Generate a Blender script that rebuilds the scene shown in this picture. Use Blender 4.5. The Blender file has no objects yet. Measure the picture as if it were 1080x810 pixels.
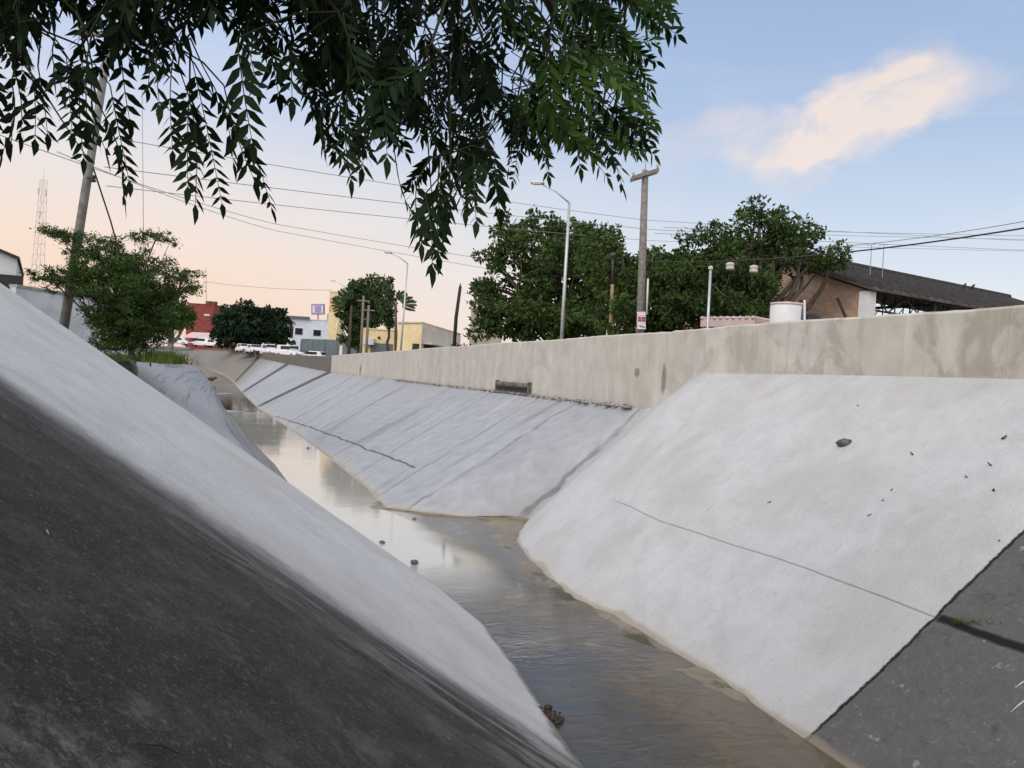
import bpy, math, random
import numpy as np
from mathutils import Vector, Matrix

random.seed(7); rng = np.random.default_rng(11)
S = bpy.context.scene
COL = S.collection

# ------------------------------------------------------------------ camera
F, ROLL, EYE = 850.0, math.radians(3.5), 2.6
PITCH = math.atan(6 / F)
fwd = np.array([0, math.cos(PITCH), -math.sin(PITCH)])
up0 = np.array([0, math.sin(PITCH), math.cos(PITCH)])
rt0 = np.array([1.0, 0, 0])
CX = rt0 * math.cos(ROLL) + up0 * math.sin(ROLL)
CY = -rt0 * math.sin(ROLL) + up0 * math.cos(ROLL)
EYEP = np.array([0, 0, EYE])
cam = bpy.data.objects.new('camera', bpy.data.cameras.new('camera'))
COL.objects.link(cam)
cam.data.sensor_width = 36.0
cam.data.lens = 36.0 * F / 1080.0
cam.data.clip_start = 0.05
cam.data.clip_end = 5000
m = Matrix.Identity(4)
for i in range(3):
    m[i][0] = CX[i]; m[i][1] = CY[i]; m[i][2] = -fwd[i]; m[i][3] = EYEP[i]
cam.matrix_world = m
S.camera = cam

# ------------------------------------------------------------------ view
S.view_settings.view_transform = 'Standard'
S.view_settings.look = 'None'
S.view_settings.exposure = 0.0
S.view_settings.gamma = 1.0
S.cycles.max_bounces = 6
S.cycles.transparent_max_bounces = 12
S.cycles.use_denoising = True

def ray(px, py): return CX * (px - 540) / F - CY * (py - 405) / F + fwd
def P(px, py, d): return EYEP + ray(px, py) * d
def Pz(px, py, z):
    r = ray(px, py); return EYEP + r * (z - EYE) / r[2]
U = np.array([-.317, .948, 0]); N = np.array([.948, .317, 0])
def W(s, n, z): 
    q = U * s + N * n; q[2] = z; return q
def Pn(px, py, nn):
    r = ray(px, py); return EYEP + r * nn / (r @ N)

# ------------------------------------------------------------------ node helper
class NT:
    def __init__(self, tree):
        self.t = tree; self.n = tree.nodes; self.l = tree.links
    def set(self, sock, v):
        if v is None: return
        if isinstance(v, bpy.types.NodeSocket): self.l.new(v, sock)
        elif isinstance(v, (tuple, list)) and len(v) == 3 and sock.type == 'RGBA': sock.default_value = (*v, 1)
        else: sock.default_value = v
    def node(self, typ, **props):
        nd = self.n.new(typ)
        for k, v in props.items(): setattr(nd, k, v)
        return nd
    def math(self, op, a, b=None, c=None, clamp=False):
        nd = self.node('ShaderNodeMath', operation=op); nd.use_clamp = clamp
        self.set(nd.inputs[0], a); self.set(nd.inputs[1], b); self.set(nd.inputs[2], c)
        return nd.outputs[0]
    def vmath(self, op, a, b=None):
        nd = self.node('ShaderNodeVectorMath', operation=op)
        self.set(nd.inputs[0], a)
        if b is not None: self.set(nd.inputs[1], b)
        return nd.outputs['Value'] if op in ('DOT_PRODUCT', 'LENGTH') else nd.outputs[0]
    def mix(self, f, a, b, mode='MIX'):
        nd = self.node('ShaderNodeMix', data_type='RGBA', blend_type=mode)
        self.set(nd.inputs[0], f); self.set(nd.inputs[6], a); self.set(nd.inputs[7], b)
        return nd.outputs[2]
    def noise(self, vec, scale, detail=4, rough=.55, dist=0.0):
        nd = self.node('ShaderNodeTexNoise')
        self.set(nd.inputs['Vector'], vec); nd.inputs['Scale'].default_value = scale
        nd.inputs['Detail'].default_value = detail; nd.inputs['Roughness'].default_value = rough
        nd.inputs['Distortion'].default_value = dist
        return nd.outputs['Fac']
    def ss(self, v, a, b, lo=0.0, hi=1.0):
        nd = self.node('ShaderNodeMapRange', interpolation_type='SMOOTHSTEP')
        self.set(nd.inputs[0], v)
        nd.inputs[1].default_value = a; nd.inputs[2].default_value = b
        nd.inputs[3].default_value = lo; nd.inputs[4].default_value = hi
        return nd.outputs[0]
    def scale(self, vec, s):
        nd = self.node('ShaderNodeVectorMath', operation='MULTIPLY')
        self.set(nd.inputs[0], vec); nd.inputs[1].default_value = s
        return nd.outputs[0]
    def sep(self, vec):
        nd = self.node('ShaderNodeSeparateXYZ'); self.set(nd.inputs[0], vec); return nd.outputs
    def ramp(self, f, stops):
        nd = self.node('ShaderNodeValToRGB'); self.set(nd.inputs[0], f)
        e = nd.color_ramp.elements
        while len(e) < len(stops): e.new(0.5)
        for k, (p, c) in enumerate(stops):
            e[k].position = p; e[k].color = (*c, 1)
        return nd.outputs[0]
    def bump(self, h, strength=.3, dist=.02, normal=None):
        nd = self.node('ShaderNodeBump'); self.set(nd.inputs['Height'], h)
        nd.inputs['Strength'].default_value = strength; nd.inputs['Distance'].default_value = dist
        if normal is not None: self.set(nd.inputs['Normal'], normal)
        return nd.outputs[0]

# ------------------------------------------------------------------ world: dusk sky, peach low down, blue higher up, one lit cloud
w = bpy.data.worlds.new('World'); S.world = w; w.use_nodes = True
t = NT(w.node_tree); t.n.clear()
out = t.node('ShaderNodeOutputWorld'); bg = t.node('ShaderNodeBackground')
SUN_EL, SUN_AZ = math.radians(38), math.radians(215)      # azimuth clockwise from +Y
sky = t.node('ShaderNodeTexSky', sky_type='NISHITA')
sky.sun_disc = False; sky.sun_elevation = SUN_EL; sky.sun_rotation = SUN_AZ
co = t.node('ShaderNodeTexCoord').outputs['Generated']
x, y, z = t.sep(co)
ev = t.math('ADD', t.math('MULTIPLY', z, 2.0), 0.0)
left = t.ramp(ev, [(0.0, (.90, .58, .47)), (.10, (.94, .66, .52)), (.24, (.95, .74, .60)), (.42, (.85, .78, .75)), (.60, (.62, .69, .86)), (.85, (.48, .60, .84)), (1.0, (.40, .53, .78))])
right = t.ramp(ev, [(0.0, (.80, .78, .75)), (.10, (.80, .79, .78)), (.24, (.73, .77, .82)), (.42, (.58, .68, .815)), (.60, (.43, .55, .755)), (.85, (.345, .47, .70)), (1.0, (.32, .44, .68))])
fx = t.ss(t.math('ADD', x, t.math('MULTIPLY', z, .35)), -.50, .50)
front = t.mix(fx, left, right)
# the half of the sky behind the photographer is brighter, still pale blue
back = t.ramp(ev, [(0.0, (1.15, .95, .82)), (.4, (1.12, 1.06, 1.02)), (1.0, (1.00, 1.02, 1.08))])
fb = t.ss(t.math('SUBTRACT', t.math('MULTIPLY', z, 1.5), y), -.15, 1.0)
skyc = t.mix(fb, front, back)
# thin wisps
wn = t.noise(t.scale(co, (1.6, 1.6, 7.0)), 2.2, 5, .6, .6)
wis = t.math('MULTIPLY', t.ss(wn, .48, .78), .22)
skyc = t.mix(wis, skyc, (.92, .86, .84))
# the cloud, two overlapping warped ellipses in direction space
def cloud(px, py, ax, rx, ry, warp):
    c = ray(px, py); c = c / np.linalg.norm(c)
    a = CX * math.cos(math.radians(ax)) + CY * math.sin(math.radians(ax)); a = a - c * (a @ c); a /= np.linalg.norm(a)
    b = np.cross(c, a); 
    n1 = t.math('SUBTRACT', t.noise(co, 8.0, 3, .5), .5); n2 = t.math('SUBTRACT', t.noise(t.scale(co, (1, 1, 1.7)), 11.0, 4, .55), .5)
    da = t.math('ADD', t.math('DIVIDE', t.vmath('DOT_PRODUCT', co, tuple(a)), rx / F), t.math('MULTIPLY', n1, warp))
    db = t.math('ADD', t.math('DIVIDE', t.vmath('DOT_PRODUCT', co, tuple(b)), ry / F), t.math('MULTIPLY', n2, warp * 1.6))
    r2 = t.math('ADD', t.math('MULTIPLY', da, da), t.math('MULTIPLY', db, db))
    hemi = t.math('GREATER_THAN', t.vmath('DOT_PRODUCT', co, tuple(c)), 0.5)
    return t.math('MULTIPLY', t.ss(r2, .02, 1.35, 1, 0), hemi)
c1 = cloud(912, 124, 18, 122, 44, 1.4)
c2 = cloud(856, 154, 45, 60, 42, 1.4)
c3 = cloud(790, 142, 8, 115, 26, 1.4)
c4 = cloud(965, 90, 40, 60, 36, 1.6)
cl = t.math('ADD', t.math('ADD', t.math('MULTIPLY', c1, .80), t.math('MULTIPLY', c2, .55)), t.math('ADD', t.math('MULTIPLY', c3, .34), t.math('MULTIPLY', c4, .42)))
ca, cb = CX * math.cos(.42) + CY * math.sin(.42), CY * math.cos(.42) - CX * math.sin(.42)
cv3 = t.node('ShaderNodeCombineXYZ'); t.set(cv3.inputs[0], t.math('MULTIPLY', t.vmath('DOT_PRODUCT', co, tuple(ca)), 7.5)); t.set(cv3.inputs[1], t.math('MULTIPLY', t.vmath('DOT_PRODUCT', co, tuple(cb)), 13.0))
tex = t.ss(t.noise(cv3.outputs[0], 1.4, 6, .58, .35), .26, .66, .22, 1.0)
cl = t.math('MINIMUM', t.math('MULTIPLY', cl, t.math('MULTIPLY', tex, 1.05)), .84)
skyc = t.mix(cl, skyc, (.97, .80, .68))
sk2 = t.mix(1.0, skyc, t.scale(sky.outputs[0], (.015, .015, .015)), 'ADD')
t.set(bg.inputs[0], sk2); bg.inputs[1].default_value = 0.95
t.l.new(bg.outputs[0], out.inputs[0])

# soft low-contrast daylight after sunset: one wide, weak, slightly warm sun
sun = bpy.data.objects.new('sun', bpy.data.lights.new('sun', 'SUN')); COL.objects.link(sun)
sun.data.energy = 1.5; sun.data.angle = math.radians(40); sun.data.color = (1, .94, .87)
sd = Vector((math.sin(SUN_AZ) * math.cos(SUN_EL), math.cos(SUN_AZ) * math.cos(SUN_EL), math.sin(SUN_EL)))
sun.rotation_euler = sd.to_track_quat('Z', 'Y').to_euler()

# ------------------------------------------------------------------ mesh helper
class MB:
    def __init__(self): self.v = []; self.f = []; self.uv = None
    def add(self, vs, fs):
        o = len(self.v); self.v += [tuple(map(float, q)) for q in vs]; self.f += [tuple(i + o for i in q) for q in fs]; return self
    def box(self, c, sz, ax=None, az=None):
        c = np.array(c, float); a = np.array(ax if ax is not None else (1, 0, 0), float); a /= np.linalg.norm(a)
        k = np.array(az if az is not None else (0, 0, 1), float); k /= np.linalg.norm(k)
        b = np.cross(k, a); b /= np.linalg.norm(b)
        vs = [c + a * sz[0] / 2 * i + b * sz[1] / 2 * j + k * sz[2] / 2 * l for l in (-1, 1) for j in (-1, 1) for i in (-1, 1)]
        return self.add(vs, [(0, 2, 3, 1), (4, 5, 7, 6), (0, 1, 5, 4), (2, 6, 7, 3), (0, 4, 6, 2), (1, 3, 7, 5)])
    def prism(self, base, h):      # base: ccw list of points (flat), extruded by vector h
        b = [np.array(q, float) for q in base]; h = np.array(h, float); k = len(b)
        vs = b + [q + h for q in b]
        fs = [tuple(range(k))[::-1], tuple(range(k, 2 * k))] + [(i, (i + 1) % k, (i + 1) % k + k, i + k) for i in range(k)]
        return self.add(vs, fs)
    def tube(self, pts, rs, k=8, cap=True):
        pts = [np.array(q, float) for q in pts]
        if not hasattr(rs, '__len__'): rs = [rs] * len(pts)
        vs = []; fs = []; prev = None
        for i, q in enumerate(pts):
            d = pts[min(i + 1, len(pts) - 1)] - pts[max(i - 1, 0)]; d /= (np.linalg.norm(d) + 1e-9)
            r = prev if prev is not None else (np.array([1, 0, 0]) if abs(d[0]) < .9 else np.array([0, 1, 0]))
            a = r - d * (r @ d); a /= (np.linalg.norm(a) + 1e-9); b = np.cross(d, a); prev = a
            for j in range(k):
                th = 2 * math.pi * j / k
                vs.append(q + (a * math.cos(th) + b * math.sin(th)) * rs[i])
        for i in range(len(pts) - 1):
            for j in range(k):
                fs.append((i * k + j, i * k + (j + 1) % k, (i + 1) * k + (j + 1) % k, (i + 1) * k + j))
        if cap: fs += [tuple(range(k))[::-1], tuple(range((len(pts) - 1) * k, len(pts) * k))]
        return self.add(vs, fs)
    def lathe(self, c, prof, k=24, axis=(0, 0, 1)):   # prof: (radius, height)
        ax = np.array(axis, float); ax /= np.linalg.norm(ax); c = np.array(c, float)
        return self.tube2(c, ax, prof, k)
    def tube2(self, c, ax, prof, k):
        r = np.array([1, 0, 0]) if abs(ax[0]) < .9 else np.array([0, 1, 0])
        a = r - ax * (r @ ax); a /= np.linalg.norm(a); b = np.cross(ax, a); vs = []; fs = []
        for (rad, h) in prof:
            for j in range(k):
                th = 2 * math.pi * j / k; vs.append(c + ax * h + (a * math.cos(th) + b * math.sin(th)) * max(rad, 1e-4))
        for i in range(len(prof) - 1):
            for j in range(k): fs.append((i * k + j, i * k + (j + 1) % k, (i + 1) * k + (j + 1) % k, (i + 1) * k + j))
        fs += [tuple(range(k))[::-1], tuple(range((len(prof) - 1) * k, len(prof) * k))]
        return self.add(vs, fs)
    def rock(self, c, r, seed, flat=.6):
        rr = np.random.default_rng(seed); k = 7; vs = []; fs = []
        rows = 5
        for i in range(rows):
            ph = -math.pi / 2 + math.pi * i / (rows - 1)
            for j in range(k):
                th = 2 * math.pi * j / k; q = r * (0.75 + .5 * rr.random())
                vs.append((c[0] + q * math.cos(ph) * math.cos(th), c[1] + q * math.cos(ph) * math.sin(th) * .8, c[2] + q * flat * math.sin(ph)))
        for i in range(rows - 1):
            for j in range(k): fs.append((i * k + j, i * k + (j + 1) % k, (i + 1) * k + (j + 1) % k, (i + 1) * k + j))
        return self.add(vs, fs)
    def build(self, name, mat, parent=None, smooth=False, bevel=0.0):
        me = bpy.data.meshes.new(name); me.from_pydata(self.v, [], self.f); me.update()
        if self.uv is not None:
            lay = me.uv_layers.new(name='UVMap')
            idx = np.empty(len(me.loops), dtype=np.int32); me.loops.foreach_get('vertex_index', idx)
            lay.data.foreach_set('uv', np.array(self.uv, dtype=np.float32)[idx].ravel())
        me.materials.append(mat)
        if smooth: me.polygons.foreach_set('use_smooth', [True] * len(me.polygons))
        o = bpy.data.objects.new(name, me); COL.objects.link(o)
        if parent is not None:
            o.parent = parent; o.matrix_parent_inverse = Matrix.Translation(-Vector(parent.location)) if parent.type == 'EMPTY' else Matrix.Identity(4)
        if bevel:
            b = o.modifiers.new('bevel', 'BEVEL'); b.width = bevel; b.segments = 2; b.limit_method = 'ANGLE'
        return o
def tag(o, label, cat, group=None, kind=None):
    if label: o['label'] = label
    if cat: o['category'] = cat
    if group: o['group'] = group
    if kind: o['kind'] = kind
    return o
def thing(name, loc, label, cat, group=None):
    o = bpy.data.objects.new(name, None); COL.objects.link(o); o.location = tuple(map(float, loc))
    o.empty_display_size = .2
    return tag(o, label, cat, group)
def copy_thing(o, loc, label, rz=None, scale=None):
    c = o.copy(); COL.objects.link(c); c.location = tuple(map(float, loc)); c['label'] = label
    if rz is not None: c.rotation_euler = (0, 0, rz)
    if scale: c.scale = scale
    for ch in list(o.children):
        d = ch.copy(); COL.objects.link(d); d.parent = c
        for g in list(ch.children):
            e = g.copy(); COL.objects.link(e); e.parent = d
    return c

# ------------------------------------------------------------------ materials
def new_mat(name):
    mt = bpy.data.materials.new(name); mt.use_nodes = True
    nt = NT(mt.node_tree); nt.n.clear()
    o = nt.node('ShaderNodeOutputMaterial'); b = nt.node('ShaderNodeBsdfPrincipled')
    nt.l.new(b.outputs[0], o.inputs[0])
    b.inputs['Specular IOR Level'].default_value = .25
    return mt, nt, b, o
def simple(name, col, rough=.7, var=.25, scale=6, metal=0.0, bump=.15, tint=None):
    mt, nt, b, o = new_mat(name)
    p = nt.node('ShaderNodeNewGeometry').outputs['Position']
    n1 = nt.noise(p, scale, 5, .6); n2 = nt.noise(p, scale * .18, 3)
    lo = tuple(c * (1 - var) for c in col); hi = tuple(min(1, c * (1 + var)) for c in col)
    c = nt.mix(nt.ss(n1, .3, .7), lo, hi)
    c = nt.mix(nt.ss(n2, .45, .75, 0, .5), c, tint or lo)
    nt.set(b.inputs['Base Color'], c); b.inputs['Roughness'].default_value = rough; b.inputs['Metallic'].default_value = metal
    if bump: nt.set(b.inputs['Normal'], nt.bump(n1, bump, .01))
    return mt

def leaf_mat(name, a, b_, rough=.5, trans=.25, scale=1.5, spec=.12):
    mt, nt, b, o = new_mat(name)
    p = nt.node('ShaderNodeNewGeometry')
    n = nt.noise(p.outputs['Position'], scale, 3)
    rnd = nt.node('ShaderNodeNewGeometry').outputs['Random Per Island']
    c = nt.mix(nt.ss(n, .35, .65), a, b_)
    n2 = nt.noise(p.outputs['Position'], scale * 3.5, 3); c = nt.mix(nt.ss(n2, .45, .70, 0, .6), c, (b_[0] * 1.9, b_[1] * 1.6, b_[2] * 1.2))
    c = nt.mix(nt.math('MULTIPLY', rnd, .65), c, tuple(min(1, q * 1.6) for q in b_))
    nt.set(b.inputs['Base Color'], c); b.inputs['Roughness'].default_value = rough
    b.inputs['Specular IOR Level'].default_value = spec
    tr = nt.node('ShaderNodeBsdfTranslucent'); nt.set(tr.inputs[0], c)
    mx = nt.node('ShaderNodeMixShader'); mx.inputs[0].default_value = trans
    nt.l.new(b.outputs[0], mx.inputs[1]); nt.l.new(tr.outputs[0], mx.inputs[2]); nt.l.new(mx.outputs[0], o.inputs[0])
    return mt

def bank_mat(name, side):
    mt, nt, b, o = new_mat(name)
    uv = nt.node('ShaderNodeTexCoord').outputs['UV']; pos = nt.node('ShaderNodeNewGeometry').outputs['Position']
    u, v, _ = nt.sep(uv)
    big = nt.noise(pos, .7, 4, .6); mid = nt.noise(pos, 3.0, 6, .65); fine = nt.noise(pos, 34, 5, .7); grit = nt.noise(pos, 120, 2, .6)
    trow = nt.noise(nt.scale(uv, (2.4, .35, 1)), 1.6, 5, .62, .5)          # runs down the slope
    sweep = nt.noise(nt.scale(pos, (1.0, 1.0, 1.0)), 1.1, 7, .7, 1.4)
    # pale lime-washed concrete
    pale = nt.ramp(mid, [(.25, (.465, .463, .470)), (.5, (.525, .522, .528)), (.75, (.57, .566, .570))])
    pale = nt.mix(nt.ss(big, .42, .72, 0, .7), pale, (.44, .42, .395)); pale = nt.mix(nt.ss(nt.noise(pos, 1.7, 5, .65, .5), .52, .70, 0, .5), pale, (.42, .415, .41))
    scr = nt.noise(nt.scale(uv, (11, 1.6, 1)), 2.4, 4, .7, .5); scr2 = nt.noise(nt.scale(pos, (3.0, 3.0, 3.0)), 5.0, 6, .78, .9)
    pale = nt.mix(nt.ss(scr, .58, .72, 0, .60), pale, (.36, .355, .35)); pale = nt.mix(nt.ss(scr2, .60, .68, 0, .65), pale, (.38, .37, .355)); pale = nt.mix(nt.ss(scr, .36, .26, 0, .5), pale, (.66, .66, .665))
    speck = nt.noise(pos, 38, 3, .65); blotch = nt.noise(pos, 6.5, 6, .72, .6)
    pale = nt.mix(nt.ss(blotch, .60, .74, 0, .35), pale, (.37, .365, .36)); pale = nt.mix(nt.ss(blotch, .40, .26, 0, .25), pale, (.64, .64, .66))
    pale = nt.mix(nt.ss(speck, .68, .73, 0, .75), pale, (.20, .19, .18))
    pale = nt.mix(nt.ss(trow, .52, .78, 0, .32), pale, (.44, .44, .46))
    pale = nt.mix(nt.ss(fine, .56, .76, 0, .60), pale, (.33, .325, .315))
    pale = nt.mix(nt.ss(sweep, .58, .74, 0, .35), pale, (.50, .49, .49))
    # weathered grey concrete of the far reach, streaked
    grey = nt.ramp(mid, [(.25, (.30, .305, .325)), (.55, (.370, .377, .40)), (.8, (.43, .437, .46))])
    streak = nt.noise(nt.scale(uv, (.62, .14, 1)), 1.3, 4, .62, .35)
    grey = nt.mix(nt.ss(streak, .53, .66, 0, .58), grey, (.23, .23, .24)); grey = nt.mix(nt.ss(nt.noise(nt.scale(uv, (.9, .10, 1)), 1.7, 4, .6, .3), .56, .70, 0, .35), grey, (.52, .525, .55))
    grey = nt.mix(nt.ss(nt.noise(pos, .8, 5, .65, .6), .56, .74, 0, .4), grey, (.27, .265, .26))
    grey = nt.mix(nt.ss(fine, .58, .78, 0, .45), grey, (.27, .265, .26))
    # old dark concrete
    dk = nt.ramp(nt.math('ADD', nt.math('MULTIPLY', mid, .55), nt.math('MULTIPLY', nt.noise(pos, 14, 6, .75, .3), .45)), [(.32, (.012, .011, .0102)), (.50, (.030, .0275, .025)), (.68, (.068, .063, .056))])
    dk = nt.mix(nt.ss(speck, .60, .72, 0, .8), dk, (.135, .127, .116)); dk = nt.mix(nt.ss(nt.noise(pos, 23, 5, .75, .4), .56, .66, 0, .6), dk, (.10, .095, .086)); dk = nt.mix(nt.ss(nt.noise(pos, 17, 5, .75, .4), .42, .32, 0, .7), dk, (.013, .012, .011)); dk = nt.mix(nt.ss(grit, .58, .70, 0, .7), dk, (.11, .105, .098)); dk = nt.mix(nt.ss(grit, .40, .28, 0, .6), dk, (.014, .013, .012))
    dk = nt.mix(nt.ss(fine, .60, .80, 0, .55), dk, (.15, .145, .135))
    dk = nt.mix(nt.math('MULTIPLY', nt.ss(sweep, .60, .72, 0, .55), nt.ss(blotch, .42, .62)), dk, (.17, .162, .15))
    dk = nt.mix(nt.ss(nt.noise(pos, 1.9, 6, .7), .56, .70, 0, .5), dk, (.12, .115, .107)); dk = nt.mix(nt.ss(scr2, .58, .70, 0, .5), dk, (.15, .143, .132))
    if side == 'right':
        dk = nt.mix(.50, dk, (.20, .192, .182)); dk = nt.mix(nt.ss(scr2, .52, .66, 0, .5), dk, (.20, .192, .18)); dk = nt.mix(nt.ss(blotch, .46, .32, 0, .45), dk, (.05, .048, .045))
        lich = nt.ss(nt.noise(pos, 9.0, 3, .5), .66, .72, 0, .7)
        dk = nt.mix(lich, dk, (.30, .30, .28))
        wob = nt.math('MULTIPLY', nt.math('SUBTRACT', nt.noise(pos, 7, 7, .75), .5), .085)
        uu = nt.math('ADD', u, wob)
        f_old = nt.ss(uu, 4.99, 5.03)
        f_far = nt.ss(nt.math('ADD', u, nt.math('MULTIPLY', nt.math('SUBTRACT', nt.noise(pos, 1.2, 4), .5), 1.2)), 13.2, 14.4)
        col = nt.mix(f_old, dk, nt.mix(f_far, pale, grey))
        far2 = nt.ss(u, 75, 105); col = nt.mix(far2, col, nt.mix(mid, (.17, .155, .14), (.25, .23, .21)))
        # joints: dark old/new joint, long seam at a third of the height, slab seams of the far reach
        def line(val, at, wd, amp=.06, nscale=3.0, inner=None):
            q = nt.math('ABSOLUTE', nt.math('ADD', nt.math('SUBTRACT', val, at), nt.math('MULTIPLY', nt.math('SUBTRACT', nt.noise(pos, nscale, 3), .5), amp)))
            return nt.ss(q, wd * .35, wd, 1, 0)
        j1 = nt.math('MULTIPLY', line(uu, 5.0, .018, .012), 1.0)
        seam = nt.math('MULTIPLY', line(v, 1.308, .009, .012), nt.math('MULTIPLY', nt.ss(u, 4.8, 5.0, .9, .75), nt.ss(u, 10.2, 10.7, 1, 0)))
        oldseam = nt.math('MULTIPLY', line(v, 1.308, .045, .05), nt.ss(u, 4.95, 5.0, 1, 0))
        ls = nt.math('ADD', v, nt.math('MULTIPLY', u, .034))
        fseam = nt.math('MULTIPLY', line(ls, 1.46, .030, .10, 1.5), nt.math('MULTIPLY', nt.ss(u, 16.6, 17.0), nt.ss(u, 40, 48, .8, 0)))
        seams = fseam
        for us, wd, st in ((16.35, .035, .7), (14.85, .03, .4), (15.25, .03, .25), (19.6, .05, .5), (23.4, .05, .45), (28.5, .08, .6), (36, .12, .6), (13.95, .03, .5), (13.6, .02, .3)):
            seams = nt.math('MAXIMUM', seams, nt.math('MULTIPLY', nt.math('MULTIPLY', line(u, us, wd, .22, 1.2), nt.ss(nt.noise(pos, .9, 4, .6), .36, .55, .30, 1)), st))
        for us, wd in ((49.5, 1.3), (72, 2.0), (102, 3.0)):
            seams = nt.math('MAXIMUM', seams, nt.math('MULTIPLY', line(u, us, wd, .3, .7), .95))
        allj = nt.math('MAXIMUM', nt.math('MAXIMUM', j1, oldseam), nt.math('MAXIMUM', nt.math('MULTIPLY', seam, .55), seams))
        col = nt.mix(allj, col, nt.mix(f_old, (.012, .011, .010), (.07, .066, .062)))
        # silt line at the toe
        toe = nt.math('ADD', v, nt.math('MULTIPLY', nt.math('SUBTRACT', nt.noise(pos, 1.1, 3, .5), .5), .22))
        toe = nt.math('ADD', toe, nt.math('MULTIPLY', nt.math('SUBTRACT', fine, .5), .05))
        col = nt.mix(nt.ss(toe, .03, .09, .8, 0), col, (.27, .225, .165)); col = nt.mix(nt.math('MULTIPLY', f_old, nt.ss(toe, .0, .30, .35, 0)), col, (.50, .45, .38))
        h = nt.math('SUBTRACT', nt.math('ADD', nt.math('MULTIPLY', fine, .5), mid), nt.math('MULTIPLY', allj, 1.5))
    else:
        wob = nt.math('ADD', nt.math('MULTIPLY', nt.math('SUBTRACT', nt.noise(pos, 1.6, 5, .6), .5), .45), nt.math('MULTIPLY', nt.math('SUBTRACT', nt.noise(pos, 9, 4, .6), .5), .16))
        uu = nt.math('ADD', u, wob)
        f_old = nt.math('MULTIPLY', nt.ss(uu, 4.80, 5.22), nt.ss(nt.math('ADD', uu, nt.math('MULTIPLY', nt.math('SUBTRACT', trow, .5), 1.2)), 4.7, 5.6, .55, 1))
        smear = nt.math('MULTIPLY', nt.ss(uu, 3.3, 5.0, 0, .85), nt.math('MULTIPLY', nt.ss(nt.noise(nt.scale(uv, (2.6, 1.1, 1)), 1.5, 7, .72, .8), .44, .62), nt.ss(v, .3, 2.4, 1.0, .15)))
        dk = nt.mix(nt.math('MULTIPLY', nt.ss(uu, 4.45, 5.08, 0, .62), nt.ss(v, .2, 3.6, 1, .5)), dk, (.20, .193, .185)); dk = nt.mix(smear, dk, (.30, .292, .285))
        def onl(px, py):
            q_ = ray(px, py); kk = 3.9 / 5.74; return EYEP + q_ * ((kk * 2.34 - EYE) / (kk * (q_ @ N) + q_[2]))
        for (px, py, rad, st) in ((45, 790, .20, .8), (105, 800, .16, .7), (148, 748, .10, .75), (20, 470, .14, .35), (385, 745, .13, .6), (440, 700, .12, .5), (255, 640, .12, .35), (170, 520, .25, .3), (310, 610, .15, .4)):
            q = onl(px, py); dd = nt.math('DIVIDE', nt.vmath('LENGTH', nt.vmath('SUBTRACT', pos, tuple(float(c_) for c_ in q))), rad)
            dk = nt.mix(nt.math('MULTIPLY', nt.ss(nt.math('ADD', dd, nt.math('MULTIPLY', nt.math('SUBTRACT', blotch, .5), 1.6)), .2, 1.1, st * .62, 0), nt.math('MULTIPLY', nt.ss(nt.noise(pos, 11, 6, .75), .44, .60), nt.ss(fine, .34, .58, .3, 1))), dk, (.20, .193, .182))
        f_far = nt.ss(u, 13.45, 13.9)
        grey = nt.mix(.78, grey, (.345, .35, .37)); str2 = nt.noise(nt.scale(uv, (.035, 2.6, 1)), 1.6, 5, .62, .05)
        grey = nt.mix(nt.ss(str2, .52, .64, 0, .75), grey, (.15, .145, .14))
        grey = nt.mix(nt.ss(nt.math('ADD', v, nt.math('MULTIPLY', mid, .9)), .95, 1.5, .55, 0), grey, (.15, .15, .14))
        lines = nt.noise(nt.scale(uv, (.42, 1.5, 1)), 1.5, 6, .66, .5)
        pale = nt.mix(nt.ss(lines, .54, .68, 0, .45), pale, (.42, .42, .44))
        crk = nt.math('MULTIPLY', nt.ss(nt.math('ABSOLUTE', nt.math('SUBTRACT', nt.noise(nt.scale(uv, (.7, 2.0, 1)), 1.2, 5, .6), .5)), .0, .006, 1, 0), nt.ss(nt.noise(pos, .9, 2), .52, .58))
        pale = nt.mix(nt.math('MULTIPLY', crk, .25), pale, (.16, .15, .14))
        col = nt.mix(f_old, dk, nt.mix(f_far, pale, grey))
        far2 = nt.ss(u, 80, 105); col = nt.mix(far2, col, nt.mix(mid, (.17, .155, .14), (.25, .23, .21)))
        toe = nt.math('ADD', v, nt.math('MULTIPLY', nt.math('SUBTRACT', nt.noise(pos, 3.0, 5, .6), .5), .16))
        col = nt.mix(nt.ss(toe, .01, .07, .85, 0), col, (.15, .13, .095))
        h = nt.math('ADD', nt.math('MULTIPLY', fine, .6), mid)
    nt.set(b.inputs['Base Color'], col); b.inputs['Roughness'].default_value = .85
    nt.set(b.inputs['Normal'], nt.bump(nt.math('ADD', h, nt.math('MULTIPLY', grit, .3)), .75, .02))
    return mt

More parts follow.
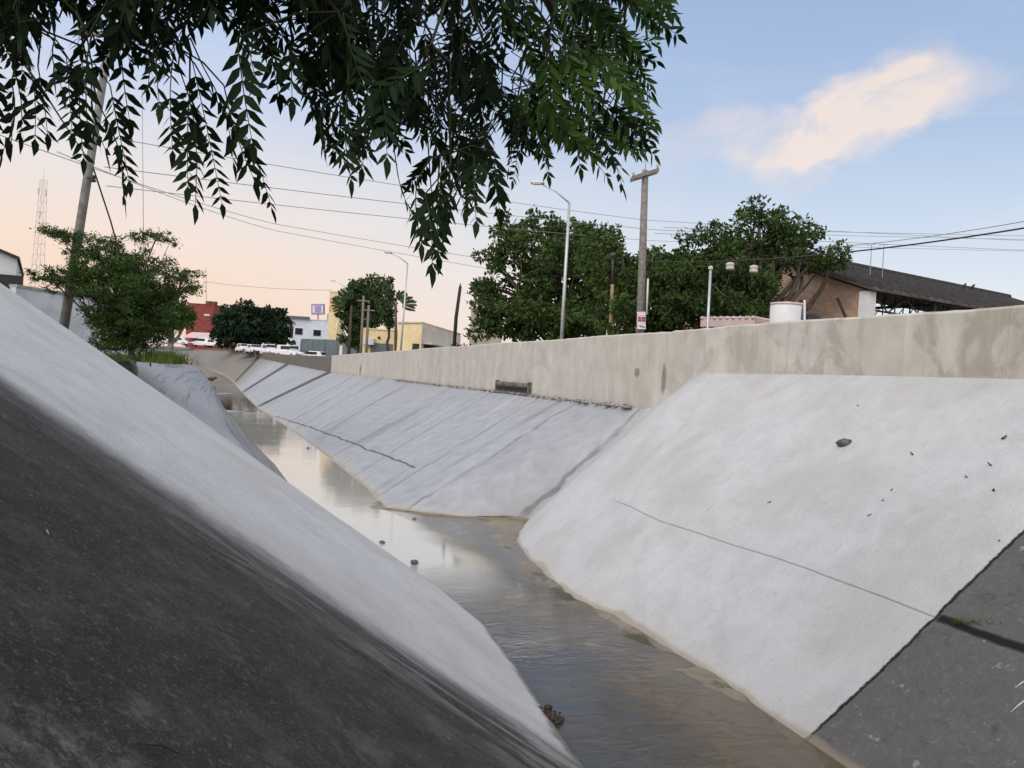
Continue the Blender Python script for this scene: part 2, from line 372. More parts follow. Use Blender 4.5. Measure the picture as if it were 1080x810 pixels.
def wall_mat():
    mt, nt, b, o = new_mat('grey_cement_wall')
    uv = nt.node('ShaderNodeTexCoord').outputs['UV']; pos = nt.node('ShaderNodeNewGeometry').outputs['Position']
    u, v, _ = nt.sep(uv)
    mid = nt.noise(pos, 2.2, 6, .62); big = nt.noise(pos, .55, 4, .55); fine = nt.noise(pos, 22, 4, .7)
    st = nt.noise(nt.scale(uv, (1.7, .18, 1)), 1.4, 6, .66, .3); st2 = nt.noise(nt.scale(uv, (4.5, .30, 1)), 1.1, 5, .6, .2)
    pan = nt.node('ShaderNodeTexWhiteNoise', noise_dimensions='1D')
    nt.set(pan.inputs['W'], nt.math('FLOOR', nt.math('DIVIDE', nt.math('ADD', u, 100), 1.22)))
    c = nt.ramp(mid, [(.25, (.43, .405, .36)), (.55, (.525, .50, .452)), (.8, (.62, .585, .525))])
    c = nt.mix(nt.math('MULTIPLY', pan.outputs['Value'], .40), c, (.43, .385, .32))
    near = nt.ss(u, 6, 16, .78, .22)
    c = nt.mix(nt.math('MULTIPLY', nt.ss(nt.noise(pos, 1.5, 5, .6, .8), .48, .62), near), c, (.34, .30, .245))
    c = nt.mix(nt.ss(st, .50, .70, 0, .55), c, (.63, .60, .54))
    c = nt.mix(nt.ss(st2, .54, .72, 0, .6), c, (.35, .33, .30))
    c = nt.mix(nt.ss(fine, .62, .78, 0, .35), c, (.22, .20, .18))
    # the old stains: a dark run and two damp patches
    def blot(cu, cv, ru, rv):
        a = nt.math('DIVIDE', nt.math('ADD', nt.math('SUBTRACT', u, cu), nt.math('MULTIPLY', nt.math('SUBTRACT', fine, .5), ru)), ru)
        d = nt.math('DIVIDE', nt.math('SUBTRACT', v, cv), rv)
        return nt.ss(nt.math('ADD', nt.math('MULTIPLY', a, a), nt.math('MULTIPLY', d, d)), .3, 1.1, .8, 0)
    for (px, py, ru, rv) in ((700, 400, .10, .32), (672, 393, .13, .11), (380, 390, .5, .4)):
        q = Pn(px, py, 7.3); c = nt.mix(blot(float(q @ U), float(q[2]), ru, rv), c, (.19, .165, .135))
    dark = nt.ss(u, 71.9, 72.1); c = nt.mix(dark, c, nt.mix(mid, (.10, .09, .08), (.19, .17, .15)))
    c = nt.mix(nt.ss(v, 2.0, 2.32, .45, 0), c, (.20, .19, .17))
    nt.set(b.inputs['Base Color'], c); b.inputs['Roughness'].default_value = .88
    pj = nt.math('ABSOLUTE', nt.math('SUBTRACT', nt.math('FRACT', nt.math('DIVIDE', nt.math('ADD', u, 100), 2.44)), .5))
    hh = nt.math('SUBTRACT', nt.math('ADD', mid, nt.math('MULTIPLY', fine, .4)), nt.ss(pj, 0, .006, .8, 0))
    nt.set(b.inputs['Normal'], nt.bump(hh, .4, .015))
    return mt

def bed_mat():
    mt, nt, b, o = new_mat('silt')
    pos = nt.node('ShaderNodeNewGeometry').outputs['Position']
    n = nt.noise(pos, 1.6, 6, .65, .7); g = nt.noise(pos, 2.6, 5, .6, 1.0); f = nt.noise(pos, 40, 3, .6)
    c = nt.ramp(n, [(.25, (.13, .105, .072)), (.5, (.215, .175, .125)), (.75, (.31, .255, .19))])
    c = nt.mix(nt.ss(g, .54, .64, 0, .8), c, (.075, .072, .022))
    c = nt.mix(nt.ss(nt.noise(pos, .9, 4), .56, .7, 0, .55), c, (.30, .20, .145))
    su = nt.vmath('DOT_PRODUCT', pos, tuple(U)); _x, _y, zz = nt.sep(pos); nn_ = nt.vmath('DOT_PRODUCT', pos, tuple(N))
    for (px, py, ra, rb) in ((535, 606, .75, .26), (650, 672, .8, .22), (705, 715, .45, .20), (590, 628, .35, .2)):
        q = Pz(px, py, 0)
        ea = nt.math('DIVIDE', nt.math('ADD', nt.math('SUBTRACT', su, float(q @ U)), nt.math('MULTIPLY', nt.math('SUBTRACT', g, .5), 1.2)), ra); eb = nt.math('DIVIDE', nt.math('ADD', nt.math('SUBTRACT', nn_, float(q @ N)), nt.math('MULTIPLY', nt.math('SUBTRACT', n, .5), .8)), rb)
        c = nt.mix(nt.ss(nt.math('ADD', nt.math('MULTIPLY', ea, ea), nt.math('MULTIPLY', eb, eb)), .3, 1.4, .85, 0), c, (.040, .040, .012))
    wz = nt.math('ADD', zz, nt.math('MULTIPLY', nt.math('SUBTRACT', n, .5), .05))
    pf = nt.math('MULTIPLY', nt.math('MULTIPLY', nt.ss(su, 7.0, 10.5), nt.ss(su, 44, 54, 1, 0)), nt.ss(wz, -.085, -.035, 1, 0))
    c = nt.mix(pf, c, nt.mix(nt.ss(g, .5, .7), (.74, .71, .64), (.58, .54, .46)))
    nt.set(b.inputs['Base Color'], c); b.inputs['Roughness'].default_value = .42
    nt.set(b.inputs['Normal'], nt.bump(nt.math('ADD', n, nt.math('MULTIPLY', f, .3)), .4, .02))
    return mt

def water_mat():
    mt, nt, b, o = new_mat('shallow_water')
    pos = nt.node('ShaderNodeNewGeometry').outputs['Position']
    # local axes along / across the channel so that the ripples run across the flow
    su = nt.vmath('DOT_PRODUCT', pos, tuple(U)); sn = nt.vmath('DOT_PRODUCT', pos, tuple(N))
    cmb = nt.node('ShaderNodeCombineXYZ'); nt.set(cmb.inputs[0], su); nt.set(cmb.inputs[1], sn)
    rp = nt.noise(nt.scale(cmb.outputs[0], (3.2, 1.3, 1)), 1.7, 5, .60, .8)
    r2 = nt.noise(nt.scale(cmb.outputs[0], (9, 5, 1)), 1.5, 3, .5, .3)
    calm = nt.noise(pos, .5, 3, .5, .4)
    zone = nt.math('MULTIPLY', nt.ss(su, 6.4, 8.0, .10, 1), nt.ss(su, 8.6, 10.8, 1, .012))
    zone = nt.math('MULTIPLY', zone, nt.ss(calm, .36, .60, .35, 1))
    h = nt.math('MULTIPLY', nt.math('ADD', rp, nt.math('MULTIPLY', r2, .35)), zone)
    nrm = nt.bump(h, .8, .17)
    gl = nt.node('ShaderNodeBsdfGlossy'); gl.inputs['Roughness'].default_value = .04; nt.set(gl.inputs['Normal'], nrm); gl.inputs[0].default_value = (1, 1, 1, 1)
    tr = nt.node('ShaderNodeBsdfTransparent'); tr.inputs[0].default_value = (.90, .88, .82, 1)
    df = nt.node('ShaderNodeBsdfDiffuse'); nt.set(df.inputs[0], nt.mix(nt.math('MULTIPLY', nt.ss(su, 8.2, 11.0), nt.ss(su, 40, 46, 1, 0)), nt.mix(nt.ss(su, 40, 46, 0, 1), nt.mix(nt.ss(nt.math('ADD', sn, nt.math('MULTIPLY', nt.math('SUBTRACT', nt.noise(pos, 1.3, 5, .65, .8), .5), 2.2)), 3.05, 3.75), (.060, .062, .060), (.190, .138, .088)), (.018, .030, .020)), (.78, .74, .66)))  # far cream paints the sky's reflection into the water colour; brown is silt
    mud_sheen = nt.node('ShaderNodeMixShader'); pool = nt.ss(su, 42, 47, 0, .8); sil = nt.ss(nt.math('ADD', sn, nt.math('MULTIPLY', calm, 1.2)), 3.3, 4.1, 1, 0); nt.set(mud_sheen.inputs[0], nt.math('MAXIMUM', pool, nt.math('MULTIPLY', nt.math('ADD', nt.math('MULTIPLY', nt.ss(su, 8.0, 11.0), .22), .40), nt.math('MAXIMUM', sil, nt.ss(su, 8.5, 9.5, .9, .12)))))  # pool: dark green painted in for the mirrored trees
    nt.l.new(tr.outputs[0], mud_sheen.inputs[1]); nt.l.new(df.outputs[0], mud_sheen.inputs[2])
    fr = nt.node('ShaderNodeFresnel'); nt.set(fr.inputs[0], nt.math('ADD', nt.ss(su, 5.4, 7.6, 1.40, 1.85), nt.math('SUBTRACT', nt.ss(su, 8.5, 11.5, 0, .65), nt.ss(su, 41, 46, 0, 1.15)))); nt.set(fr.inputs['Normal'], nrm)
    mx = nt.node('ShaderNodeMixShader'); nt.l.new(fr.outputs[0], mx.inputs[0]); nt.l.new(mud_sheen.outputs[0], mx.inputs[1]); nt.l.new(gl.outputs[0], mx.inputs[2])
    nt.l.new(mx.outputs[0], o.inputs[0])
    nt.n.remove(b)
    return mt

def ground_mat():
    mt, nt, b, o = new_mat('dry_earth')
    pos = nt.node('ShaderNodeNewGeometry').outputs['Position']
    n = nt.noise(pos, .6, 6, .6); f = nt.noise(pos, 9, 5, .65)
    c = nt.mix(nt.ss(n, .35, .65), (.12, .10, .075), (.22, .19, .15)); c = nt.mix(nt.ss(f, .55, .75, 0, .6), c, (.07, .08, .035))
    nt.set(b.inputs['Base Color'], c); b.inputs['Roughness'].default_value = .95
    nt.set(b.inputs['Normal'], nt.bump(f, .5, .04)); return mt

def brick_mat():
    mt, nt, b, o = new_mat('old_brick')
    tc = nt.node('ShaderNodeTexCoord').outputs['UV']
    br = nt.node('ShaderNodeTexBrick'); nt.set(br.inputs['Vector'], tc)
    br.inputs['Color1'].default_value = (.56, .34, .235, 1); br.inputs['Color2'].default_value = (.42, .26, .18, 1); br.inputs['Mortar'].default_value = (.42, .36, .29, 1)
    br.inputs['Scale'].default_value = 1; br.inputs['Brick Width'].default_value = .26; br.inputs['Row Height'].default_value = .085; br.inputs['Mortar Size'].default_value = .012
    n = nt.noise(tc, 1.6, 6, .65, .4); n2 = nt.noise(tc, 4.5, 5, .6)
    c = nt.mix(nt.ss(n, .48, .66, 0, .55), br.outputs['Color'], (.55, .46, .37)); c = nt.mix(nt.ss(n2, .54, .66, 0, .6), c, (.33, .23, .17)); c = nt.mix(nt.ss(nt.noise(tc, 3.2, 5, .75), .50, .60, 0, .6), c, (.30, .20, .15)); c = nt.mix(nt.ss(nt.noise(tc, .9, 3), .52, .64, 0, .5), c, (.24, .20, .17))
    nt.set(b.inputs['Base Color'], c); b.inputs['Roughness'].default_value = .9
    nt.set(b.inputs['Normal'], nt.bump(br.outputs['Fac'], .3, -.01)); return mt

M = dict(
    bankL=bank_mat('left_bank_concrete', 'left'), bankR=bank_mat('right_bank_concrete', 'right'), wall=wall_mat(), silt=bed_mat(), water=water_mat(), ground=ground_mat(), brick=brick_mat(),
    wood_grey=simple('dull_concrete', (.20, .195, .19), .85, .25, 5), hazesteel=simple('hazed_steel', (.66, .58, .54), .7, .08, 4, bump=0), concrete=simple('pole_concrete', (.34, .33, .32), .85, .2, 5), conc_dark=simple('dark_concrete', (.15, .135, .12), .9, .4, 8, bump=.4),
    wood=simple('grey_pole_wood', (.20, .18, .165), .85, .3, 9), wood_dark=simple('dark_post_wood', (.045, .040, .036), .9, .3, 9), rusty=simple('rusty_post', (.30, .225, .13), .8, .3, 8),
    galv=simple('galvanised_steel', (.50, .52, .54), .45, .12, 10, .6), rod=simple('pale_rod', (.62, .62, .60), .6, .1, 10), darkmetal=simple('dark_metal', (.06, .06, .065), .6, .3, 8),
    cable=simple('black_cable', (.035, .035, .04), .6, .2, 8, bump=0), thin=simple('grey_cable', (.30, .29, .30), .6, .2, 8, bump=0),
    white=simple('white_paint', (.72, .73, .75), .7, .08, 3), whitewall=simple('whitewashed_wall', (.58, .59, .63), .85, .14, 1.5, tint=(.40, .40, .42)), whiteblue=simple('pale_blue_white_wall', (.60, .64, .72), .85, .08, 1.0),
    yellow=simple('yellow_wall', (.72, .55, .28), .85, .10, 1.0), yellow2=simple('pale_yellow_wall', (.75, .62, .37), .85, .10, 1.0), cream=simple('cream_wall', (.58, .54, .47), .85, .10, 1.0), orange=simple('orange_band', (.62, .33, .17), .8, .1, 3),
    red=simple('red_wall', (.24, .060, .052), .8, .15, 1.2), redlow=simple('red_base', (.36, .06, .05), .8, .15, 2), pink=simple('pinkish_roof', (.56, .44, .42), .8, .15, 3),
    beige=simple('beige_render', (.42, .36, .31), .9, .12, 1.0), roof=simple('dark_sheet_roof', (.090, .080, .074), .85, .35, 2.0, bump=.3), rooftop=simple('dark_roof_edge', (.05, .045, .045), .9, .3, 4),
    glass=simple('dark_glass', (.02, .025, .03), .15, .1, 5, bump=0), shadow=simple('dark_opening', (.045, .04, .036), .9, .2, 3), bluegrey=simple('blue_grey_fence', (.13, .165, .18), .7, .15, 2), greyblue=simple('grey_shutter', (.13, .15, .17), .6, .1, 3),
    tank=simple('white_tank_plastic', (.72, .72, .74), .5, .06, 3, bump=.05), black=simple('black_plastic', (.02, .02, .022), .5, .2, 5), purple=simple('purple_sign_face', (.38, .31, .50), .6, .10, 3, tint=(.5, .43, .55)), signwhite=simple('sign_white', (.70, .62, .66), .6, .1, 3), signred=simple('sign_red', (.33, .06, .08), .6, .15, 6),
    carwhite=simple('white_car_paint', (.78, .80, .82), .25, .03, 2, bump=0), tyre=simple('rubber', (.02, .02, .02), .9, .2, 8), rim=simple('alloy', (.45, .45, .47), .35, .1, 5, .7), tail=simple('red_lamp_lens', (.40, .02, .02), .3, .1, 5, bump=0), lens=simple('clear_lamp_lens', (.75, .75, .72), .2, .05, 5, bump=0), cargreen=simple('teal_canopy', (.03, .16, .13), .5, .15, 4), carred=simple('dark_red_car_paint', (.25, .03, .03), .3, .05, 2, bump=0),
    bark=simple('bark', (.085, .070, .055), .95, .35, 12, bump=.6), barkgrey=simple('grey_bark', (.20, .185, .165), .95, .3, 10, bump=.5),
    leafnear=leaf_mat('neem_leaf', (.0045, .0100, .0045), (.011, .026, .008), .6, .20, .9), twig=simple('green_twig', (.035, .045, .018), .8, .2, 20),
    leaflit=leaf_mat('lit_neem_leaf', (.016, .042, .012), (.050, .105, .022), .55, .28, 1.2), leafbig=leaf_mat('broad_tree_leaf', (.022, .042, .014), (.050, .082, .022), .55, .2, .35), leafright=leaf_mat('open_tree_leaf', (.020, .044, .014), (.046, .078, .022), .55, .2, .5),
    leafbush=leaf_mat('feathery_leaf', (.017, .040, .011), (.045, .080, .019), .55, .22, .9), leafdark=leaf_mat('dark_ficus_leaf', (.009, .022, .014), (.018, .036, .019), .6, .1, .3), leafpalm=leaf_mat('palm_leaf', (.020, .044, .020), (.050, .080, .032), .5, .15, .5),
    grass=leaf_mat('grass_blade', (.040, .070, .016), (.085, .12, .030), .6, .25, 1.5), deadleaf=simple('yellow_leaf', (.42, .33, .10), .7, .3, 30), browndebris=simple('brown_litter', (.055, .04, .028), .9, .4, 20), stone=simple('grey_stone', (.13, .125, .12), .9, .4, 14, bump=.5), terracotta=simple('reddish_litter', (.17, .075, .060), .8, .3, 8),
    rubble=simple('pale_rubble', (.30, .28, .25), .95, .5, 9, bump=.6), porcelain=simple('porcelain', (.52, .50, .46), .35, .1, 6),
)

# ------------------------------------------------------------------ channel stations
def grid_loft(A, B, us, sub_s, sub_t, v_len=4.0, disp=0.0, seed=0, smooth_pts=True):
    """A[i], B[i]: toe and crest of station i; rows between stations are straight in space."""
    rr = np.random.default_rng(seed); A = [np.array(a) for a in A]; B = [np.array(b) for b in B]
    rows = []; uu = []
    for i in range(len(A) - 1):
        k = sub_s[i] if hasattr(sub_s, '__len__') else sub_s
        for j in range(k):
            f = j / k; rows.append((A[i] * (1 - f) + A[i + 1] * f, B[i] * (1 - f) + B[i + 1] * f)); uu.append(us[i] * (1 - f) + us[i + 1] * f)
    rows.append((A[-1], B[-1])); uu.append(us[-1])
    mb = MB(); mb.uv = []
    for (a, b), q in zip(rows, uu):
        for j in range(sub_t + 1):
            f = j / sub_t; p = a * (1 - f) + b * f
            if disp and 0 < j < sub_t:
                p = p + np.array([0, 0, 1]) * disp * (math.sin(q * 1.9 + f * 5) + math.sin(q * .83 - f * 9 + 1.3) + .5 * math.sin(q * 4.1 + f * 13)) * .5
            mb.v.append(tuple(p)); mb.uv.append((q, f * v_len))
    st = sub_t + 1
    for i in range(len(rows) - 1):
        for j in range(sub_t):
            mb.f.append((i * st + j, i * st + j + 1, (i + 1) * st + j + 1, (i + 1) * st + j))
    return mb
ZB = -.14   # the banks run on below the water to the bed
# right bank: param, toe(s,n), crest(s,n,z)
RS = [(-14, -14, 4.2, -14, 7.3, 2.9), (0, 0, 4.2, -.2, 7.3, 2.9), (5.0, 5.02, 4.2, 4.55, 7.3, 2.9), (6.5, 6.5, 4.22, 6.0, 7.3, 2.9), (8.15, 8.15, 4.10, 7.7, 7.3, 2.9), (9.0, 8.95, 3.90, 8.6, 7.3, 2.9),
      (10.8, 10.79, 4.06, 10.3, 7.3, 2.89), (12.2, 12.21, 4.32, 11.69, 7.3, 2.88), (12.7, 12.8, 4.55, 12.15, 7.3, 2.78), (13.2, 13.3, 4.8, 12.75, 7.3, 2.50), (13.6, 13.7, 5.0, 13.3, 7.3, 2.26), (13.9, 14.0, 5.15, 13.8, 7.3, 2.16), (14.3, 14.29, 3.84, 15.2, 7.3, 2.16), (15.05, 15.05, 2.65, 17.6, 7.3, 2.18), (17.7, 17.69, 2.72, 21.2, 7.3, 2.2),
      (22, 22, 2.55, 26.5, 7.3, 2.17), (27, 27.04, 2.31, 34, 7.3, 2.13), (35, 34.95, 1.86, 47.8, 7.3, 2.12), (48.85, 48.85, .89, 71.9, 7.3, 2.13)]
Rt = [W(s, n, 0) for (_, s, n, *_r) in RS]; Rc = [W(s, n, z) for (*_q, s, n, z) in RS]; Ru = [r[0] for r in RS]
for uu_, tp, cp in ((72, (255, 414, None), (303, 384, 95)), (106, (246, 403, None), (269, 377, 125)), (132, (235, 395, 125), (240, 370.5, 140)), (144, (215, 388, 135), (213, 369, 150)), (151, (195, 378, 140), (195, 366, 155)), (160, (120, 374, 142), (120, 362, 157)), (200, (-250, 355, 146), (-250, 342, 160))):
    Rt.append(Pz(tp[0], tp[1], 0) if tp[2] is None else P(*tp)); Rc.append(P(*cp)); Ru.append(uu_)
LS = [(-14, -14, 2.33, -14, -3.35, 3.9), (5.2, 5.2, 2.34, 5.15, -3.4, 3.9), (6.79, 6.79, 2.48, 5.9, -3.4, 3.92), (8.01, 8.01, 2.55, 6.7, -3.4, 3.92), (9.30, 9.30, 2.44, 7.5, -3.4, 3.92), (10.90, 10.90, 2.20, 8.4, -3.4, 3.92), (12.14, 12.14, 1.96, 9.0, -3.4, 3.92), (13.3, 13.39, 1.83, 9.36, -3.35, 3.93), (13.6, 13.75, 1.45, 9.9, -3.3, 3.1), (14.4, 15.2, 1.25, 13.0, -3.2, 2.50), (21.6, 21.63, .92, 20, -3.15, 2.42), (28, 28, .39, 27, -3.5, 2.40)]
Lt = [W(s, n, 0) for (_, s, n, *_r) in LS]; Lc = [W(s, n, z) for (*_q, s, n, z) in LS]; Lu = [r[0] for r in LS]
for uu_, tp, cp in ((39.6, (245, 440, None), (162, 376.5, 36)), (49, (235, 428, None), (188, 380, 45)), (73, (228, 412, None), (207, 387.5, 68)), (101, (222, 403, None), (217, 396.5, 95)), (112, (205, 396, 112), (200, 394, 104)), (125, (120, 392, 112), (120, 388, 104)), (180, (-250, 372, 112), (-250, 366, 104))):
    Lt.append(Pz(tp[0], tp[1], 0) if tp[2] is None else P(*tp)); Lc.append(P(*cp)); Lu.append(uu_)
def below(T, C):   # carry the slope a little under the waterline
    o = []
    for a, c in zip(T, C):
        d = (c - a); h = np.array([d[0], d[1], 0]); o.append(a - h / (np.linalg.norm(h) + 1e-9) * .15 + np.array([0, 0, ZB]))
    return o
subR = [20, 10, 8, 8, 6, 10, 8, 4, 4, 4, 4, 6, 6, 8, 12, 10, 8, 8, 8] + [6] * 8
subL = [30, 6, 6, 6, 6, 6, 8, 4, 4, 12, 8] + [6] * 9
def bank(name, T, C, us, sub, mat):
    Bm = below(T, C)
    mb = grid_loft(T, C, us, sub, 26, 4.0, .018, 3)
    # skirt under water
    rows = len(mb.v) // 27
    sk = grid_loft(Bm, T, us, sub, 1, 0.0)
    o = len(mb.v); mb.v += sk.v; mb.uv += [(q[0], -.05) for q in sk.uv]; mb.f += [tuple(i + o for i in q) for q in sk.f]
    ob = mb.build(name, mat, None, True); ob['kind'] = 'structure'
    return ob
bank('right_bank', Rt, Rc, Ru, subR, M['bankR'])
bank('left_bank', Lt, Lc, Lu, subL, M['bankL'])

# stream bed and water
k = 0
def interp(T, us, q):
    us = np.array(us); T = np.array(T); return np.array([np.interp(q, us, T[:, i]) for i in range(3)])
mb = MB(); mw = MB(); NC = 28; qs = [-14 + .18 * i for i in range(int(60 / .18))] + [46 + 4 * i for i in range(15)]
mb.uv = None
rowsb = []
for q in qs:
    a = interp(Lt, Lu, q); b = interp(Rt, Ru, q); far_q = q > 104
    if not far_q: a[2] = b[2] = 0
    d = (b - a); L = np.linalg.norm(d); e = d / L
    a2 = a - e * .45; b2 = b + e * .45
    for j in range(NC + 1):
        f = j / NC; p = a2 * (1 - f) + b2 * f
        hump = .035 * math.sin(p[0] * 2.1 + p[1] * 1.3) + .03 * math.sin(p[0] * 4.7 - p[1] * 2.9 + 1) + .02 * math.sin(p[1] * 7.3 + p[0] * 3)
        g_ = min(1, max(0, (f - .50) / .32)); bar = g_ * g_ * (3 - 2 * g_) * (.108 if q > 5.4 else .05)
        if 10.5 < q < 16: bar += .036 * max(0, 1 - abs(q - 13.6) / 2.2) * g_
        if q > 16: bar *= .25
        hump = hump * .25 + .012 * math.sin(p[0] * 19 + math.sin(p[1] * 11) * 2) * math.sin(p[1] * 23 + p[0] * 7) + .006 * float(rng.normal())
        zz = (p[2] if far_q else 0) - .105 + bar + hump
        mb.v.append((p[0], p[1], zz)); 
        mw.v.append((p[0], p[1], 0.0))
for i in range(len(qs) - 1):
    for j in range(NC):
        mb.f.append((i * (NC + 1) + j, (i + 1) * (NC + 1) + j, (i + 1) * (NC + 1) + j + 1, i * (NC + 1) + j + 1))
mw.f = [q[::-1] for q in mb.f]; mb.f = list(mw.f)
def resample(pts, k):
    pts = [np.array(p) for p in pts]; acc = [0]
    for a, b in zip(pts, pts[1:]): acc.append(acc[-1] + np.linalg.norm(b - a))
    return [np.array([np.interp(acc[-1] * i / k, acc, [p[c] for p in pts]) for c in range(3)]) for i in range(k + 1)]
lt_ = resample([interp(Lt, Lu, 101)] + Lt[-3:], 14); rt_ = resample([interp(Rt, Ru, 101)] + Rt[-6:], 14)
mb.add([p + np.array([0, 0, .02]) for pr_ in zip(lt_, rt_) for p in pr_], [(2 * i, 2 * i + 1, 2 * i + 3, 2 * i + 2) for i in range(14)])
o = mb.build('stream_bed', M['silt'], None, True); o['kind'] = 'structure'
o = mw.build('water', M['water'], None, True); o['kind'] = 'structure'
# two low sills across the far water
for (pl, pr, y1, y2) in ((226, 252, 432.5, 434.5), (219, 243, 416, 415)):
    a = Pz(pl, y1, .02); b = Pz(pr, y2, .02); d = b - a
    o = MB().box((a + b) / 2 + np.array([0, 0, -.05]), (np.linalg.norm(d), .9, .16), d).build('low_sill', M['concrete'], None, False, .04)
    o['kind'] = 'structure'

# ground either side: loft outward from the crests
def zg_r(s): return 2.14 + 2.1 * min(1, max(0, (s - 74) / 50))
g = MB(); 
Ro = []
for i, c in enumerate(Rc):
    s = float(c @ U)
    if s < 135: Ro.append(W(s, 700, zg_r(s)))
far = [W(620, 520, 4.3), W(1200, 250, 4.4), W(1500, -100, 4.5), W(1500, -800, 4.5), W(900, -1500, 4.5), W(600, -1500, 4.5)]
k = len(Rc) - len(Ro); Ro += far[:k]
def ground_loft(C, O, zfun, first):
    steps = [0, .0006, .004, .012, .03, .08, .2, .45, 1.0]
    for i, (c, o_) in enumerate(zip(C, O)):
        for j, f in enumerate(steps):
            p = c * (1 - f) + o_ * f
            z0 = zfun(p)
            p[2] = c[2] if j == 0 else (c[2] * .5 + z0 * .5 if j == 1 and first else z0)
            g.v.append(tuple(p))
    k = len(steps); b0 = len(g.v) - k * len(C)
    for i in range(len(C) - 1):
        for j in range(k - 1):
            q = b0 + i * k + j; g.f.append((q, q + 1, q + k + 1, q + k))
ground_loft(Rc, Ro, lambda p: zg_r(float(p @ U)), False)
Lo = []
for i, c in enumerate(Lc):
    s = float(c @ U); Lo.append(W(s, -900, 2.3))
def zl(p):
    s, n = float(p @ U), float(p @ N)
    z = 3.9 if s < 9.4 else (3.9 - (s - 9.4) / 3.6 * 1.4 if s < 13 else 2.45)
    if s > 36: z = max(1.3, 2.45 - (s - 36) * .03)
    if n < -14: z = z + (2.3 - z) * min(1, (-14 - n) / 20)
    return z
ground_loft(Lc, Lo, zl, False)
o = g.build('ground', M['ground'], None, True); o['kind'] = 'structure'

# ------------------------------------------------------------------ long flood wall (near pale wall and lower dark wall beyond)
def wall_strip(pts_base, tops, thick, nsub, us):
    mb = MB(); mb.uv = []
    base = [np.array(q) for q in pts_base]
    rows = []
    for i in range(len(base) - 1):
        for j in range(nsub):
            f = j / nsub; rows.append((base[i] * (1 - f) + base[i + 1] * f, tops[i] * (1 - f) + tops[i + 1] * f, us[i] * (1 - f) + us[i + 1] * f))
    rows.append((base[-1], tops[-1], us[-1]))
    for i, (b, tp, u_) in enumerate(rows):
        d = rows[min(i + 1, len(rows) - 1)][0] - rows[max(i - 1, 0)][0]; nrm = np.array([d[1], -d[0], 0]); nrm /= np.linalg.norm(nrm)
        wob = .008 * math.sin(i * .17) + .007 * math.sin(i * .061 + 1) + .0035 * float(rng.normal()) - (.012 * rng.random() if rng.random() < .06 else 0)
        lo = b[2] - .5
        for (q, z) in ((b, lo), (b, tp - .03 + wob), (b + nrm * .03, tp + wob), (b + nrm * (thick - .03), tp + wob), (b + nrm * thick, tp - .03 + wob), (b + nrm * thick, lo)):
            mb.v.append((q[0], q[1], z)); mb.uv.append((u_, z))
    for i in range(len(rows) - 1):
        for j in range(5):
            q = i * 6 + j; mb.f.append((q, q + 6, q + 7, q + 1))
    mb.f += [tuple(range(6)), tuple(range(len(mb.v) - 6, len(mb.v)))[::-1]]
    return mb
near_s = [-14, 0, 10, 20, 35, 52, 72]
o = wall_strip([W(s, 7.3, 2.15) for s in near_s], [3.64] * 7, .22, 60, near_s).build('flood_wall', M['wall'])
tag(o, 'long pale grey cement flood wall along the top of the right slope', 'wall')
dw = [W(72.1, 7.36, 2.15), Rc[19], Rc[20], Rc[21], Rc[22]]
dtop = [3.55, P(303, 374.2, 95)[2], P(269, 370.5, 125)[2], P(240, 368.0, 140)[2], P(213, 368, 150)[2]]
o = wall_strip(dw, dtop, .22, 6, [73, 98, 131, 148, 161]).build('parapet_wall', M['conc_dark'])
tag(o, 'lower dark stained concrete parapet beyond the end of the pale flood wall', 'wall')

# rubble along the foot of the wall
mb = MB()
for i in range(420):
    s = 14.2 + 26 * rng.random() ** 1.3; r = .02 + .05 * rng.random() ** 2
    mb.rock(W(s, 7.26 - abs(rng.normal(0, .06)), 2.17 + r * .2), r, i, .6)
o = mb.build('rubble', M['rubble']); tag(o, None, None, None, 'stuff')

# broken pipe at the foot of the wall
a = Pn(520, 408, 7.12); b = Pn(553, 410.5, 7.12); d = (b - a) / np.linalg.norm(b - a)
pr = thing('drain_opening', (a + b) / 2, 'small dark rectangular drain opening with a broken pipe at the foot of the flood wall', 'drain')
c = (a + b) / 2; Ld = np.linalg.norm(b - a); c = W(float(c @ U), 7.27, 2.36)
MB().box(c, (Ld, .075, .26), U).build('opening', M['shadow'], pr)
for f in (-1, 1): MB().box(c + U * f * (Ld / 2 + .03), (.07, .14, .32), U).build('side_block', M['conc_dark'], pr)
MB().box(c + np.array([0, 0, -.165]), (Ld + .1, .22, .07), U).build('base_block', M['conc_dark'], pr)
for (f0, f1) in ((-.47, -.08), (-.04, .22), (.25, .47)):
    MB().tube([c + U * Ld * f0 + np.array([0, 0, .06]) - N * .035, c + U * Ld * f1 + np.array([0, 0, .055]) - N * .035], [.075, .075], 14).build('pipe_length', M['conc_dark'], pr, True)

